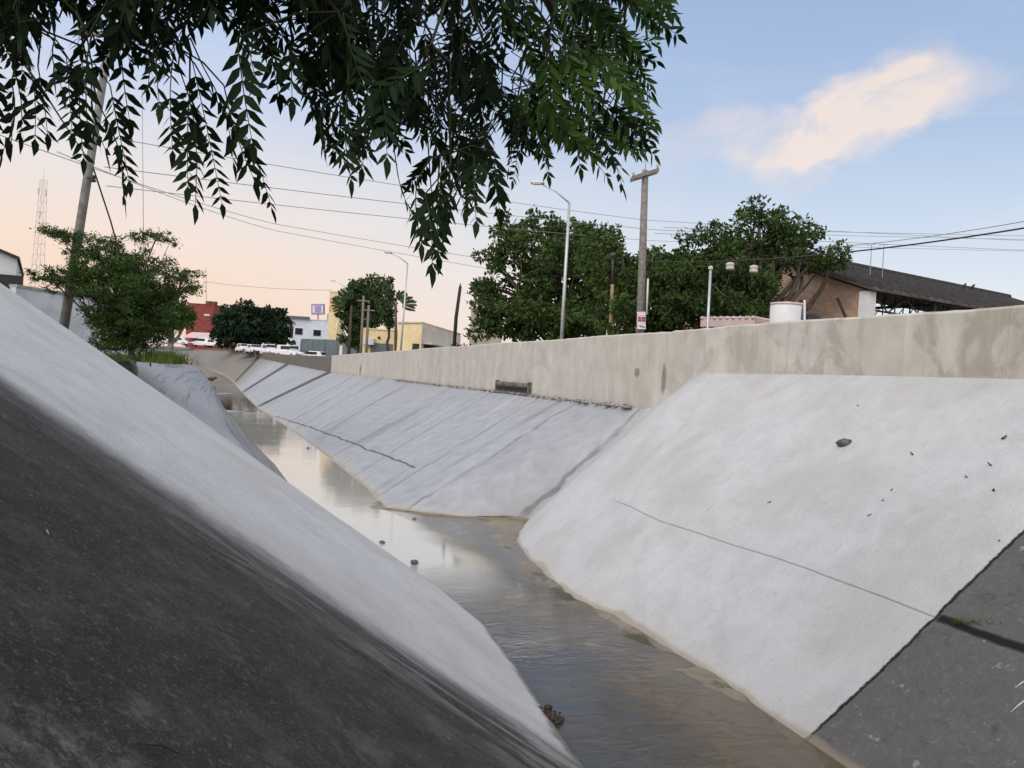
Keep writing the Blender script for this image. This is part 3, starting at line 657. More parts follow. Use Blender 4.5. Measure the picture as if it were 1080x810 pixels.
# ------------------------------------------------------------------ vegetation helpers
def leaf_cloud(centers, radii, counts, size, flat=.75, seed=0, droop=.3, aspect=.5, shell=.55):
    """numpy leaf quads (kite shaped, one island each) scattered in many clumps"""
    rr = np.random.default_rng(seed); vs = []; fs = []
    tot = 0
    for c, r, k in zip(centers, radii, counts):
        d = rr.normal(size=(k, 3)); d /= np.linalg.norm(d, axis=1)[:, None]
        rad = r * (shell + (1 - shell) * rr.random(k)) * (1 + .18 * rr.normal(size=k))
        p = np.array(c) + d * rad[:, None] * np.array([1, 1, flat])
        ax = d + rr.normal(size=(k, 3)) * .8; ax[:, 2] -= droop; ax /= np.linalg.norm(ax, axis=1)[:, None]
        sd = np.cross(ax, rr.normal(size=(k, 3))); sd /= np.linalg.norm(sd, axis=1)[:, None]
        sz = size * (.6 + .8 * rr.random(k))[:, None]
        a0 = p - ax * sz * .5; a2 = p + ax * sz * .5; a1 = p + sd * sz * aspect * .5; a3 = p - sd * sz * aspect * .5
        nv = np.stack([a0, a1, a2, a3], 1).reshape(-1, 3); vs.append(nv)
        tot += k
    V = np.concatenate(vs)
    return V, tot
def mesh_quads(name, V, mat, parent):
    nf = len(V) // 4; me = bpy.data.meshes.new(name)
    me.vertices.add(len(V)); me.vertices.foreach_set('co', V.astype(np.float32).ravel())
    me.loops.add(len(V)); me.loops.foreach_set('vertex_index', np.arange(len(V), dtype=np.int32))
    me.polygons.add(nf); me.polygons.foreach_set('loop_start', np.arange(0, len(V), 4, dtype=np.int32)); me.polygons.foreach_set('loop_total', np.full(nf, 4, dtype=np.int32))
    me.update(); me.validate(); me.materials.append(mat)
    o = bpy.data.objects.new(name, me); COL.objects.link(o)
    if parent is not None:
        o.parent = parent; o.matrix_parent_inverse = Matrix.Translation(-Vector(parent.location))
    return o
def limb_path(a, b, bend, rr, k=5):
    a = np.array(a, float); b = np.array(b, float); pts = []
    off = rr.normal(size=3) * bend * np.linalg.norm(b - a)
    for i in range(k + 1):
        f = i / k; pts.append(a * (1 - f) + b * f + off * math.sin(math.pi * f) + rr.normal(size=3) * .015 * np.linalg.norm(b - a) * (0 < i < k))
    return pts
def tree(name, base, top_z, lobes, label, leafmat, size, dens, trunk_r, seed, group=None, barkm='bark', clump=.45, flat=.75, fork=.35, aspect=.5, shell=.5, droop=.3):
    """lobes: list of (center, (rx,ry,rz)); clumps are placed over each lobe, limbs run from the fork to the lobes"""
    rr = np.random.default_rng(seed); base = np.array(base, float)
    t_ = thing(name, base, label, 'tree', group)
    cen = np.mean([l[0] for l in lobes], axis=0)
    fk = base + (cen - base) * fork; fk[2] = base[2] + (cen[2] - base[2]) * fork
    tk = MB(); tk.tube(limb_path(base - np.array([0, 0, .15]), fk, .05, rr), [trunk_r * (1.25 if i == 0 else 1 - .05 * i) for i in range(6)], 9)
    cs = []; rs = []; ks = []; lb = MB()
    for (c, r3) in lobes:
        c = np.array(c, float); r3 = np.array(r3, float)
        lb.tube(limb_path(fk, c, .10, rr), [trunk_r * .6 * (1 - .14 * i) for i in range(6)], 7)
        nc = max(6, int(1.9 * dens * (r3[0] * r3[2] + r3[0] * r3[1]) / (clump ** 2)))
        for _ in range(nc):
            d = rr.normal(size=3); d /= np.linalg.norm(d)
            f = (.30 + .70 * rr.random() ** .6) * (1 + .15 * rr.normal())
            p = c + d * r3 * f
            q = clump * (.35 + .95 * rr.random())
            cs.append(p); rs.append(q); ks.append(int(95 * (q / clump) ** 2 * (clump / size / 3) ** 1.2) + 10)
            if rr.random() < .22: lb.tube(limb_path(c * .55 + fk * .45 if rr.random() < .5 else c, p, .12, rr, 4), [trunk_r * .2 * (1 - .17 * i) for i in range(5)], 5)
    tk.build('trunk', M[barkm], t_, True); lb.build('limbs', M[barkm], t_, True)
    V, k = leaf_cloud(cs, rs, ks, size, flat, seed + 1, droop, aspect, shell)
    mesh_quads('crown', V, M[leafmat], t_)
    return t_
def lobe(px, py, d, rpx, rpy, dep=None):
    return (P(px, py, d), (rpx * d / F, (dep if dep else rpx) * d / F, rpy * d / F))

# ------------------------------------------------------------------ big trees behind the wall
D = 44
b = P(600, 400, D); b[2] = 2.15
tree('broad_tree', b, 10, [lobe(560, 262, D, 42, 36), lobe(600, 262, D + 2, 45, 36), lobe(548, 312, D, 42, 45), lobe(600, 315, D + 1, 45, 46), lobe(515, 330, D - 1, 20, 25), lobe(640, 285, D + 2, 32, 36), lobe(645, 325, D, 40, 36), lobe(520, 276, D, 14, 12), lobe(535, 240, D, 18, 12), lobe(507, 300, D, 9, 7), lobe(570, 335, D - 2, 50, 25), lobe(625, 335, D - 2, 40, 24), lobe(590, 290, D - 1, 50, 40), lobe(625, 255, D + 2, 30, 26), lobe(535, 345, D - 1, 35, 18)],
     'large dense broad-leaved tree behind the wall, taller left one behind the bent-arm street lamp', 'leafbig', .27, .80, .35, 21, 'big trees behind the wall', clump=.60)
D = 33
b = P(690, 410, D); b[2] = 2.15
tree('broad_tree', b, 8, [lobe(665, 300, D, 28, 32), lobe(690, 305, D, 28, 35), lobe(715, 315, D, 30, 30), lobe(680, 330, D - 1, 45, 25), lobe(655, 268, D, 20, 16), lobe(700, 285, D, 24, 14), lobe(720, 330, D - 2, 45, 24), lobe(650, 335, D - 2, 40, 22), lobe(700, 318, D - 1, 45, 30), lobe(735, 300, D, 26, 26), lobe(672, 290, D, 36, 30), lobe(712, 296, D, 36, 24), lobe(640, 300, D + 1, 30, 40), lobe(730, 285, D, 24, 14), lobe(655, 268, D + 1, 32, 20), lobe(690, 278, D, 32, 18), lobe(722, 283, D, 24, 15), lobe(635, 262, D + 3, 26, 22), lobe(705, 300, D - 1, 44, 26)],
     'lower sparse-topped tree behind the tall wooden utility pole with a crossarm', 'leafbig', .22, .62, .22, 33, 'big trees behind the wall', clump=.50)
D = 30
b = P(792, 400, D); b[2] = 2.15
tree('spreading_tree', b, 9, [lobe(795, 240, D, 40, 22), lobe(765, 262, D, 34, 26), lobe(835, 250, D, 35, 20), lobe(866, 268, D, 24, 16), lobe(740, 285, D, 28, 26), lobe(775, 295, D, 38, 26), lobe(800, 225, D, 20, 13), lobe(760, 320, D, 42, 20), lobe(725, 318, D, 28, 24), lobe(845, 284, D, 10, 7), lobe(750, 300, D - 1, 40, 34), lobe(785, 318, D - 1, 26, 26), lobe(790, 270, D, 36, 26), lobe(815, 262, D, 30, 22), lobe(770, 328, D - 1, 40, 20), lobe(845, 272, D - .5, 26, 13), lobe(876, 274, D - .5, 15, 10), lobe(815, 285, D, 22, 15), lobe(795, 305, D - 1, 24, 24), lobe(740, 265, D, 22, 18)],
     'dark spreading tree with an open airy crown leaning over the brick building', 'leafright', .17, .68, .24, 45, 'big trees behind the wall', clump=.42, fork=.45)
# small hedge left of the big tree
b = P(492, 362, 52); b[2] = 2.15
hd = thing('clipped_shrub', b, 'low dark green shrub at the foot of the beige block left of the large tree', 'shrub')
V, _ = leaf_cloud([b + np.array([i * .45 - .6, 0, 1.0 + .5 * j]) for i in range(4) for j in range(3)], [.5] * 12, [260] * 12, .2, .9, 5)
mesh_quads('foliage', V, M['leafdark'], hd); MB().tube([b, b + np.array([0, 0, 1.8])], [.08, .05], 6).build('stem', M['bark'], hd)

# ------------------------------------------------------------------ feathery tree on the left crest
D = 21.0
b = P(140, 378, D)
tree('feathery_tree', b, 6, [lobe(130, 300, D, 45, 24), lobe(85, 298, D, 38, 18), lobe(170, 315, D, 36, 22), lobe(150, 280, D, 40, 17), lobe(110, 262, D, 35, 12), lobe(65, 248, D, 28, 7), lobe(50, 292, D, 28, 8), lobe(130, 335, D, 38, 22), lobe(165, 345, D, 24, 16), lobe(195, 300, D, 20, 14), lobe(195, 285, D, 16, 7), lobe(165, 250, D, 26, 6), lobe(120, 318, D - .2, 45, 26), lobe(128, 352, D - .3, 30, 20), lobe(155, 330, D - .2, 36, 24), lobe(110, 340, D, 26, 18), lobe(140, 300, D - .3, 50, 28), lobe(100, 280, D, 40, 18), lobe(145, 362, D, 22, 12), lobe(118, 364, D, 22, 10), lobe(152, 350, D - .2, 26, 16), lobe(128, 342, D - .4, 34, 22), lobe(135, 318, D - .4, 44, 22)],
     'small feathery green tree growing on the left crest in front of the leaning pole', 'leafbush', .088, 1.0, .085, 61, clump=.26, flat=.62, fork=.30, aspect=.30, droop=.05, shell=.15)
# grass clump by its foot
V = []
rr = np.random.default_rng(5)
for i in range(2600):
    p = P(168 + rr.normal() * 13, 378 + rr.normal() * 1.5, 24 + rr.normal() * 1.8); p[2] = zl(p) - .02
    h = .08 + .34 * rr.random() ** 1.8; lean = rr.normal(size=3) * .12; lean[2] = h; sd = np.array([rr.normal(), rr.normal(), 0]); sd /= np.linalg.norm(sd)
    V += [p - sd * .012, p + sd * .012, p + lean * .6 + sd * .012, p + lean]
o = mesh_quads('grass', np.array(V), M['grass'], None); o['kind'] = 'stuff'
# scrub on left crest between the white wall and the slab
V = []
for i in range(1500):
    f = rr.random(); p = P(75 + f * 65 + rr.normal() * 3, 372 + rr.normal(), 14 + f * 7 + rr.normal() * .6); p[2] = zl(p) - .02
    h = .05 + .16 * rr.random(); lean = rr.normal(size=3) * .12; lean[2] = h; sd = np.array([rr.normal(), rr.normal(), 0]); sd /= np.linalg.norm(sd)
    V += [p - sd * .01, p + sd * .01, p + lean * .6 + sd * .012, p + lean]
o = mesh_quads('weeds', np.array(V), M['leafbush'], None); o['kind'] = 'stuff'
# small tree behind with grey trunk
D = 62
b = P(180, 376, D); b[2] = 2.0
tree('street_tree', b, 6, [lobe(180, 325, D, 22, 20), lobe(168, 340, D, 20, 16), lobe(195, 335, D, 14, 16)], 'round green tree with a pale grey trunk beyond the feathery tree', 'leafbig', .28, .9, .30, 71, clump=.5, barkm='barkgrey', fork=.45)
# dark clipped trees in front of the white block
D = 135
for (cx_, base_, lobes_, lab) in ((258, 372, [(248, 345, 20, 22), (268, 345, 20, 22), (237, 350, 13, 18), (258, 336, 20, 14), (240, 338, 12, 12), (274, 335, 12, 12), (258, 356, 24, 14)], 'wide dark rounded tree mass beside the red building'),
                                  (293, 374, [(293, 346, 14, 19), (300, 346, 8, 17), (286, 350, 11, 17), (294, 358, 13, 12), (287, 336, 9, 9)], 'narrower dark rounded tree beside the pale blue-white block')):
    b = P(cx_, base_, D); b[2] = 4.2
    tree('ficus_tree', b, 9, [lobe(p_, q_ - 1, D, r_ * .92, s_) for (p_, q_, r_, s_) in lobes_], lab, 'leafdark', .55, 1.5, .35, 80 + cx_, 'dark rounded trees by the far road', clump=.8, fork=.3)
# mid distance trees: bushy one, slim cypress, fan palm
D = 92
b = P(378, 366, D); b[2] = 2.9
tree('bushy_tree', b, 11, [lobe(385, 312, D, 19, 14), lobe(374, 322, D, 14, 16), lobe(395, 322, D, 16, 18), lobe(370, 338, D, 9, 16), lobe(376, 350, D, 10, 12), lobe(374, 304, D, 9, 8), lobe(396, 297, D, 10, 7), lobe(388, 332, D, 18, 12), lobe(366, 318, D, 12, 12), lobe(384, 302, D, 14, 10), lobe(400, 312, D, 14, 14), lobe(362, 332, D, 9, 12), lobe(372, 358, D, 12, 12), lobe(398, 336, D, 12, 9)], 'ragged bushy tree beside the yellow sign tower', 'leafpalm', .42, 1.1, .30, 91, clump=.7)
D = 84
b = P(412, 366, D); b[2] = 2.6
tree('cypress_tree', b, 11, [lobe(411, 300, D, 4, 8), lobe(410, 314, D, 7, 12), lobe(409, 328, D, 8, 13), lobe(410, 338, D, 7, 8)], 'slim pointed cypress between the bushy tree and a street lamp', 'leafpalm', .34, 1.4, .18, 95, clump=.45, fork=.6)
def fan_palm(base, hub, n, r, label, a0, a1, seed):
    rr = np.random.default_rng(seed); base = np.array(base); hub = np.array(hub)
    t_ = thing('fan_palm', base, label, 'palm', None)
    MB().tube([base, base * .5 + hub * .5, hub], [.2, .16, .13], 8).build('trunk', M['bark'], t_, True)
    for i in range(n):
        a = math.radians(a0 + (a1 - a0) * i / (n - 1)); V = []
        d = np.array([math.cos(a) * .98, rr.normal() * .18, math.sin(a)]); L = r * (.8 + .4 * rr.random())
        s = np.cross(d, np.array([0, 1, 0])); s /= np.linalg.norm(s)
        for k in range(26):
            f = .35 + .65 * k / 25; q = hub + d * L * f + np.array([0, 0, -.25 * L * f * f * .5])
            for sg in (-1, 1):
                ll = L * .26 * (1.05 - abs(f - .6)); e = d * .7 + s * sg * .75 + np.array([0, rr.normal() * .2, -.15]); e /= np.linalg.norm(e)
                V += [q, q + e * ll * .5 + d * .07, q + e * ll, q + e * ll * .5 - d * .07]
        f_ = mesh_quads('frond', np.array(V), M['leafpalm'], t_)
    return t_
b = P(420, 366, 80); b[2] = 2.5
fan_palm(b, P(417, 322, 80), 6, 2.0, 'fan-shaped palm with spread fronds just behind the street lamp', 0, 75, 3)
b = P(368, 366, 90); b[2] = 2.8
fan_palm(b, P(371, 322, 90), 7, 1.9, 'ragged palm with splayed fronds at the left edge of the bushy tree', 95, 190, 4)

# ------------------------------------------------------------------ foreground neem branch
def bottom(xq):
    xs = [-80, 0, 6, 14, 22, 36, 44, 52, 62, 75, 88, 100, 115, 125, 132, 138, 143, 150, 158, 170, 182, 192, 198, 205, 212, 220, 230, 238, 246, 256, 268, 278, 286, 292, 300, 312, 322, 334, 344, 356, 370, 382, 395, 412, 425, 435, 444, 453, 463, 470, 478, 488, 500, 510, 520, 528, 540, 556, 566, 576, 588, 600, 616, 632, 646, 656, 664, 676, 688, 700, 716]
    ys = [150, 160, 168, 160, 140, 152, 130, 150, 110, 145, 178, 168, 165, 208, 216, 195, 140, 100, 95, 118, 128, 160, 205, 222, 190, 200, 222, 205, 175, 175, 190, 205, 224, 160, 108, 112, 120, 132, 165, 180, 195, 182, 170, 165, 180, 215, 262, 284, 274, 245, 215, 225, 238, 215, 212, 228, 195, 168, 172, 186, 172, 165, 180, 188, 194, 198, 190, 166, 160, 100, 40]
    return np.interp(xq, xs, ys)
def rightlim(yq): return np.interp(yq, [-60, 0, 12, 36, 50, 62, 75, 90, 110, 130, 160, 168, 182, 200], [700, 700, 708, 716, 694, 690, 688, 682, 692, 688, 690, 686, 664, 658])
gaps = [(44, 28, 5, 34), (215, 72, 21, 20), (160, 100, 14, 10), (66, 108, 6, 12), (250, 92, 12, 22), (300, 108, 8, 10), (118, 150, 4, 8)]
def in_gap(px, py):
    for (gx, gy, rx, ry) in gaps:
        if ((px - gx) / rx) ** 2 + ((py - gy) / ry) ** 2 < 1: return True
    return False
nr = np.random.default_rng(2024)
NT_tree = thing('neem_tree', W(-4.0, -4.2, 3.95), 'overhanging neem tree with drooping pinnate leaves filling the top of the view', 'tree')
base = np.array(NT_tree.location)
tops = {}
trunk_top = base + np.array([.6, 1.2, 2.2])
tk = MB(); tk.tube([base + np.array([0, 0, -.3]), base + np.array([.05, .2, .6]), base + np.array([.25, .6, 1.4]), trunk_top], [.26, .21, .19, .17], 12); tk.build('trunk', M['bark'], NT_tree, True)
limbs = [[trunk_top, P(60, -420, 1.6), P(200, -230, 2.2), P(420, -150, 2.5), P(620, -90, 2.8), P(690, -40, 2.95)],
         [trunk_top, P(-150, -350, 1.7), P(-60, -180, 2.2), P(-20, -100, 2.4)],
         [P(60, -420, 1.6), P(120, -250, 2.1), P(140, -120, 2.5), P(135, -50, 2.7)],
         [P(200, -230, 2.2), P(300, -150, 2.9), P(350, -70, 3.3), P(360, -10, 3.5)],
         [P(420, -150, 2.5), P(470, -90, 2.3), P(500, -50, 2.3), P(480, 0, 2.35)],
         [P(420, -150, 2.5), P(540, -60, 3.0), P(570, -20, 3.2), P(590, 30, 3.3)],
         [trunk_top, P(300, -700, 2.0), P(560, -500, 2.6), P(700, -320, 3.2)]]
lm = MB(); limbpts = []
for L_ in limbs:
    n_ = len(L_); rs_ = [.060 * (1 - .9 * i / (n_ - 1)) + .004 for i in range(n_)]
    lm.tube(L_, rs_, 8)
    for i in range(n_ - 1):
        for f in (0, .25, .5, .75): limbpts.append(L_[i] * (1 - f) + L_[i + 1] * f)
lm.build('limbs', M['bark'], NT_tree, True)
limbpts = np.array(limbpts)
BASES = []; leafV = []; litV = []; tw = MB(); tris = []
def pinnate(tip, bse, pairs, ll, lw, seed_n):
    """one compound leaf: curved rachis from bse to tip, paired sickle leaflets"""
    d = tip - bse; L = np.linalg.norm(d); d0 = d / L
    side0 = np.cross(d0, seed_n); side0 /= np.linalg.norm(side0); nrm0 = np.cross(side0, d0)
    is_lit = tip[0] > .02 and nr.random() < .50  # right-hand leaves take a lighter green, painting in the light they catch
    store = litV if is_lit else leafV
    sag = nrm0 * L * .08
    pts = [bse * (1 - f) + tip * f + sag * math.sin(math.pi * f) for f in (0, .25, .5, .75, 1)]
    tw.tube(pts, [.0022, .002, .0017, .0014, .0009], 3, False)
    def leaflet(p, dr, sc, sg, nl):
        dr = dr / np.linalg.norm(dr); sd = np.cross(nl, dr); sd /= np.linalg.norm(sd)
        l = ll * sc; w_ = lw * sc * .5
        curve = -nl * l * .10 + np.array([0, 0, -1]) * l * .06
        a = p; m1 = p + dr * l * .38 + curve * .3; tipp = p + dr * l + curve + sd * sg * -l * .07
        store.extend([a, p + dr * l * .30 + sd * w_ + curve * .2, p + dr * l * .62 + sd * w_ * .80 + curve * .5, tipp])
        store.extend([a, tipp, p + dr * l * .62 - sd * w_ * .80 + curve * .5, p + dr * l * .30 - sd * w_ + curve * .2])
    for i in range(pairs):
        f = .16 + .80 * i / (pairs - 1)
        k_ = min(3, int(f * 4)); g_ = f * 4 - k_; p = pts[k_] * (1 - g_) + pts[k_ + 1] * g_
        sc = (.72 + .38 * math.sin(math.pi * min(1, f * .9 + .08))) * (.72 + .5 * nr.random())
        for sg in (-1, 1):
            if nr.random() < .07: continue
            dr = d0 * (.62 + .2 * nr.random()) + side0 * sg * (.80 + .15 * nr.random()) + nrm0 * nr.normal() * .22 + nr.normal(size=3) * .09 + np.array([0, 0, -.28])
            nl = nrm0 + side0 * sg * .35 + nr.normal(size=3) * .34
            leaflet(p, dr, sc, sg, nl / np.linalg.norm(nl))
    leaflet(pts[-1], d0 + np.array([0, 0, -.15]), 1.0, 1, nrm0)
def add_leaf(px, py, dpt, steer=None):
    ll_ = .054 + .016 * nr.random(); py = py - ll_ * F / dpt * .85
    tip = P(px, py, dpt)
    L = .17 + .12 * nr.random()
    # lean: leaves on the right sweep down to the right, those on the left hang with a slight right lean
    k_ = np.interp(px, [0, 250, 480, 600, 720], [-.05, -.30, -.12, -.62, -.95])
    off = np.array([k_ + nr.normal() * .33, nr.normal() * .45, 1.0 - .3 * nr.random()]); off /= np.linalg.norm(off)
    bse = tip + off * L
    pr_ = bse - EYEP; dd = pr_ @ fwd; bx = 540 + F * (pr_ @ CX) / dd; by = 405 - F * (pr_ @ CY) / dd
    for f in (0, .33, .66, 1):
        if in_gap(px * (1 - f) + bx * f, py * (1 - f) + by * f) and not steer: return False
    if bx > rightlim(by) + 4: return False
    sn_ = (EYEP - tip); sn_ = sn_ / np.linalg.norm(sn_) + nr.normal(size=3) * .55
    pinnate(tip, bse, int(7 + 4 * nr.random()), ll_, .0150 + .004 * nr.random(), sn_)
    BASES.append(bse)
    return True
def bulk(xq):
    return min(bottom(xq) - 4, np.interp(xq, [-80, 0, 25, 36, 42, 52, 60, 90, 135, 150, 180, 192, 215, 262, 272, 300, 340, 352, 420, 440, 480, 500, 530, 600, 660, 720], [110, 115, 105, 60, 10, 40, 85, 105, 100, 82, 95, 60, 40, 48, 88, 100, 118, 150, 150, 165, 180, 190, 175, 150, 140, 120]))
def spray(bx, by, tx, ty, d, dz=0.0, sc=1.0):
    bse, tip = P(bx, by, d + dz), P(tx, ty, d); L = np.linalg.norm(tip - bse)
    sn_ = (EYEP - tip); sn_ = sn_ / np.linalg.norm(sn_) + nr.normal(size=3) * .45
    pinnate(tip, bse, max(4, int(L / .034)), .062 * sc, .0205 * sc, sn_)
    BASES.append(bse)
cnt = 0
while cnt < 760:
    px = nr.uniform(-70, 718); bt = bulk(px); py = bt - (bt + 150) * nr.random() ** (1.0 if px < 330 else 1.2)
    if px > rightlim(py): continue
    if px > 640 and nr.random() < .35: continue
    if add_leaf(px, py, nr.uniform(1.9, 3.0) if px < 420 else nr.uniform(2.5, 3.9)): cnt += 1
for px in list(range(340, 690, 6)):            # hanging tips along the lower edge
    px = px + nr.uniform(-3, 3)
    add_leaf(px, bottom(px) - nr.uniform(0, 28), nr.uniform(2.6, 3.6), True)
for py in (4, 14, 30, 42, 58, 74, 86, 100, 118, 134, 150, 162, 172):
    add_leaf(rightlim(py) - 2 - 8 * nr.random(), py, nr.uniform(3.0, 3.6), True)
for a_ in ((12, 85, 3, 160), (14, 70, 22, 142), (30, 70, 37, 146), (-10, 80, -14, 150), (40, 70, 50, 140), (58, 40, 66, 95), (70, 60, 76, 140), (84, 80, 88, 166), (98, 75, 112, 160), (104, 110, 131, 210), (116, 90, 136, 190), (92, 60, 92, 130), (128, 60, 137, 128),
           (150, 40, 156, 92), (165, 50, 168, 110), (184, 52, 182, 158), (188, 70, 206, 215), (200, 96, 198, 196), (202, 62, 234, 214), (214, 70, 246, 170), (226, 104, 286, 218), (236, 90, 268, 190), (250, 40, 266, 150), (248, 10, 256, 60), (262, 20, 272, 92), (284, 40, 294, 100), (306, 50, 308, 104), (326, 60, 334, 128),
           (350, 90, 344, 160), (366, 110, 370, 188), (384, 100, 382, 176), (400, 90, 408, 165), (440, 190, 444, 256), (448, 205, 456, 280), (462, 190, 463, 268), (474, 180, 470, 238), (484, 160, 490, 220), (500, 165, 502, 232), (522, 160, 527, 222)):
    spray(*a_, nr.uniform(2.0, 2.5), nr.uniform(-.1, .2), nr.uniform(.85, 1.0))
for a_ in ((620, 130, 656, 196), (600, 110, 640, 186), (650, 110, 690, 163), (640, 70, 690, 128), (668, 10, 714, 36), (650, 0, 706, 14), (560, 110, 578, 184), (540, 140, 541, 190), (660, 60, 686, 96), (650, 40, 692, 64), (670, -10, 694, 48), (600, 100, 612, 176)):
    spray(*a_, nr.uniform(2.7, 3.2), nr.uniform(-.1, .2), nr.uniform(.8, .95))
for i in range(520):                            # the crown above the picture
    q = nr.random() ** .8; px = nr.uniform(-250, 720); py = -100 - 560 * q
    add_leaf(px, py, nr.uniform(1.7, 3.4), True)
BASES = np.array(BASES); cen_ = BASES[nr.choice(len(BASES), 170, replace=False)] + np.array([0, 0, .05]); order = np.argsort(-cen_[:, 2])
nodes = list(limbpts)
for q in cen_[order]:                           # branchlets join the nearest wood already grown
    a_ = np.array(nodes); dd_ = np.sum((a_ - (q + np.array([0, 0, .12]))) ** 2, axis=1); p0 = a_[np.argmin(dd_)]
    m1 = p0 * .6 + q * .4 + nr.normal(size=3) * .05 * np.linalg.norm(q - p0) + np.array([0, 0, .06]); m2 = p0 * .25 + q * .75 + nr.normal(size=3) * .05 * np.linalg.norm(q - p0) + np.array([0, 0, .05])
    tw.tube([p0, m1, m2, q], [.0065, .0055, .0045, .0035], 5, False); nodes += [m1, m2, q]
nodes = np.array(nodes)
for bse in BASES:
    p0 = nodes[np.argmin(np.sum((nodes - (bse + np.array([0, 0, .03]))) ** 2, axis=1))]
    if np.linalg.norm(p0 - bse) > 1e-3: tw.tube([p0, (p0 + bse) / 2 + np.array([0, 0, .03]) + nr.normal(size=3) * .012, bse], [.0032, .0028, .0022], 4, False)
mesh_quads('foliage', np.array(leafV), M['leafnear'], NT_tree); mesh_quads('lit_foliage', np.array(litV), M['leaflit'], NT_tree)
tw.build('twigs', M['twig'], NT_tree, True)

# ------------------------------------------------------------------ poles, lamps, posts
def street_lamp(base, elbow, head, r, label, group='galvanised street lamps with a bent arm'):
    base, elbow, head = map(lambda q: np.array(q, float), (base, elbow, head))
    t_ = thing('street_lamp', base, label, 'street lamp', group)
    MB().tube([base, base * .5 + elbow * .5, elbow], [r, r * .8, r * .62], 10).build('post', M['galv'], t_, True)
    MB().tube([base, base + np.array([0, 0, .35])], [r * 1.6, r * 1.5], 10).build('base_collar', M['galv'], t_, True)
    d = head - elbow; pts = [elbow, elbow + d * .4 + np.array([0, 0, .14]), elbow + d * .8 + np.array([0, 0, .10])]
    MB().tube(pts, [r * .45, r * .4, r * .35], 8).build('arm', M['galv'], t_, True)
    e = d / np.linalg.norm(d); hc = elbow + d * .9 + np.array([0, 0, .06])
    hd_ = MB().box(hc, (np.linalg.norm(d) * .32, .24, .10), (e[0], e[1], 0)).build('lamp_head', M['galv'], t_, False, .03)
    MB().box(hc + np.array([0, 0, -.06]), (np.linalg.norm(d) * .22, .18, .03), (e[0], e[1], 0)).build('lens', M['lens'], hd_)
    return t_
D = 32; b = P(590, 400, D); b[2] = 2.15
street_lamp(b, P(600.5, 214, D), P(563, 192, D + .3), .085, 'tall galvanised street lamp with a bent arm in front of the large dense tree')
D = 60; b = P(421.5, 380, D); b[2] = 2.15
street_lamp(b, P(430, 278, D), P(407, 266, D), .085, 'more distant bent-arm street lamp above the yellow flat-roofed building')
D = 105; b = P(352, 372, D); b[2] = 3.6
street_lamp(b, P(363, 302, D), P(350, 296, D), .08, 'small far street lamp arm poking out left of the bushy tree')

# wooden utility pole with a crossarm
D = 29; b = P(674, 404, D); b[2] = 2.15; tp = P(680.5, 180, D)
up = thing('utility_pole', b, 'tall weathered wooden utility pole with a tilted double crossarm and a small red sign', 'utility pole')
MB().tube([b, b * .5 + tp * .5, tp], [.165, .145, .115], 12).build('post', M['wood'], up, True)
a1, a2 = P(666, 188, D - .15), P(695, 179, D - .15); d = a2 - a1
MB().box((a1 + a2) / 2, (np.linalg.norm(d), .10, .13), d).build('crossarm', M['wood'], up)
MB().box((a1 + a2) / 2 + np.array([0, .30, 0.0]), (np.linalg.norm(d), .10, .13), d).build('crossarm', M['wood'], up)
for f in (.06, .42, .94):
    q = a1 * (1 - f) + a2 * f + np.array([0, 0, .06]); MB().lathe(q, [(.035, 0), (.035, .05), (.055, .07), (.04, .12), (.05, .14), (.02, .18)], 10).build('insulator', M['porcelain'], up, True)
MB().tube([tp, tp + np.array([0, 0, .45])], [.012, .008], 5).build('top_rod', M['darkmetal'], up)
sg = thing('pole_sign', P(676, 338, D - .3), 'small red and white notice board fixed low on the wooden utility pole', 'sign')
c = P(676.5, 338, D - .26); MB().box(c, (.30, .03, .62), CX, CY).build('board', M['signwhite'], sg)
MB().box(c + CY * .20 - fwd * .02, (.29, .012, .05), CX, CY).build('heading_bar', M['signwhite'], sg)
for i, (dx, dz) in enumerate(((-.065, .06), (.075, .06), (-.065, -.03), (.075, -.03))):
    MB().box(c + CX * dx + CY * (dz + .03) - fwd * .02, (.12, .012, .075), CX, CY).build('red_panel', M['signred'], sg)
MB().box(c - CY * .22 + CX * .02 - fwd * .02, (.2, .012, .035), CX + CY * -.35, CY + CX * .35).build('dark_stripe', M['darkmetal'], sg)
MB().tube([P(682, 332, D - .3), P(683.5, 294, D - .3)], [.035, .035], 7).build('conduit', M['rod'], up, True)

D = 31; b = P(643.5, 400, D); b[2] = 2.15
rp_ = thing('lamp_post', b, 'thin rusty yellowish post with a small dark round lamp, between street lamp and utility pole', 'post')
tp = P(646.5, 272, D); MB().tube([b, P(644.5, 330, D), P(646, 300, D)], [.095, .075, .065], 9).build('lower_post', M['rusty'], rp_, True)
MB().tube([P(646, 300, D), tp], [.045, .04], 8).build('upper_post', M['darkmetal'], rp_, True)
MB().lathe(tp, [(.05, 0), (.11, .04), (.13, .12), (.08, .2), (.03, .22)], 12).build('lamp_globe', M['darkmetal'], rp_, True)

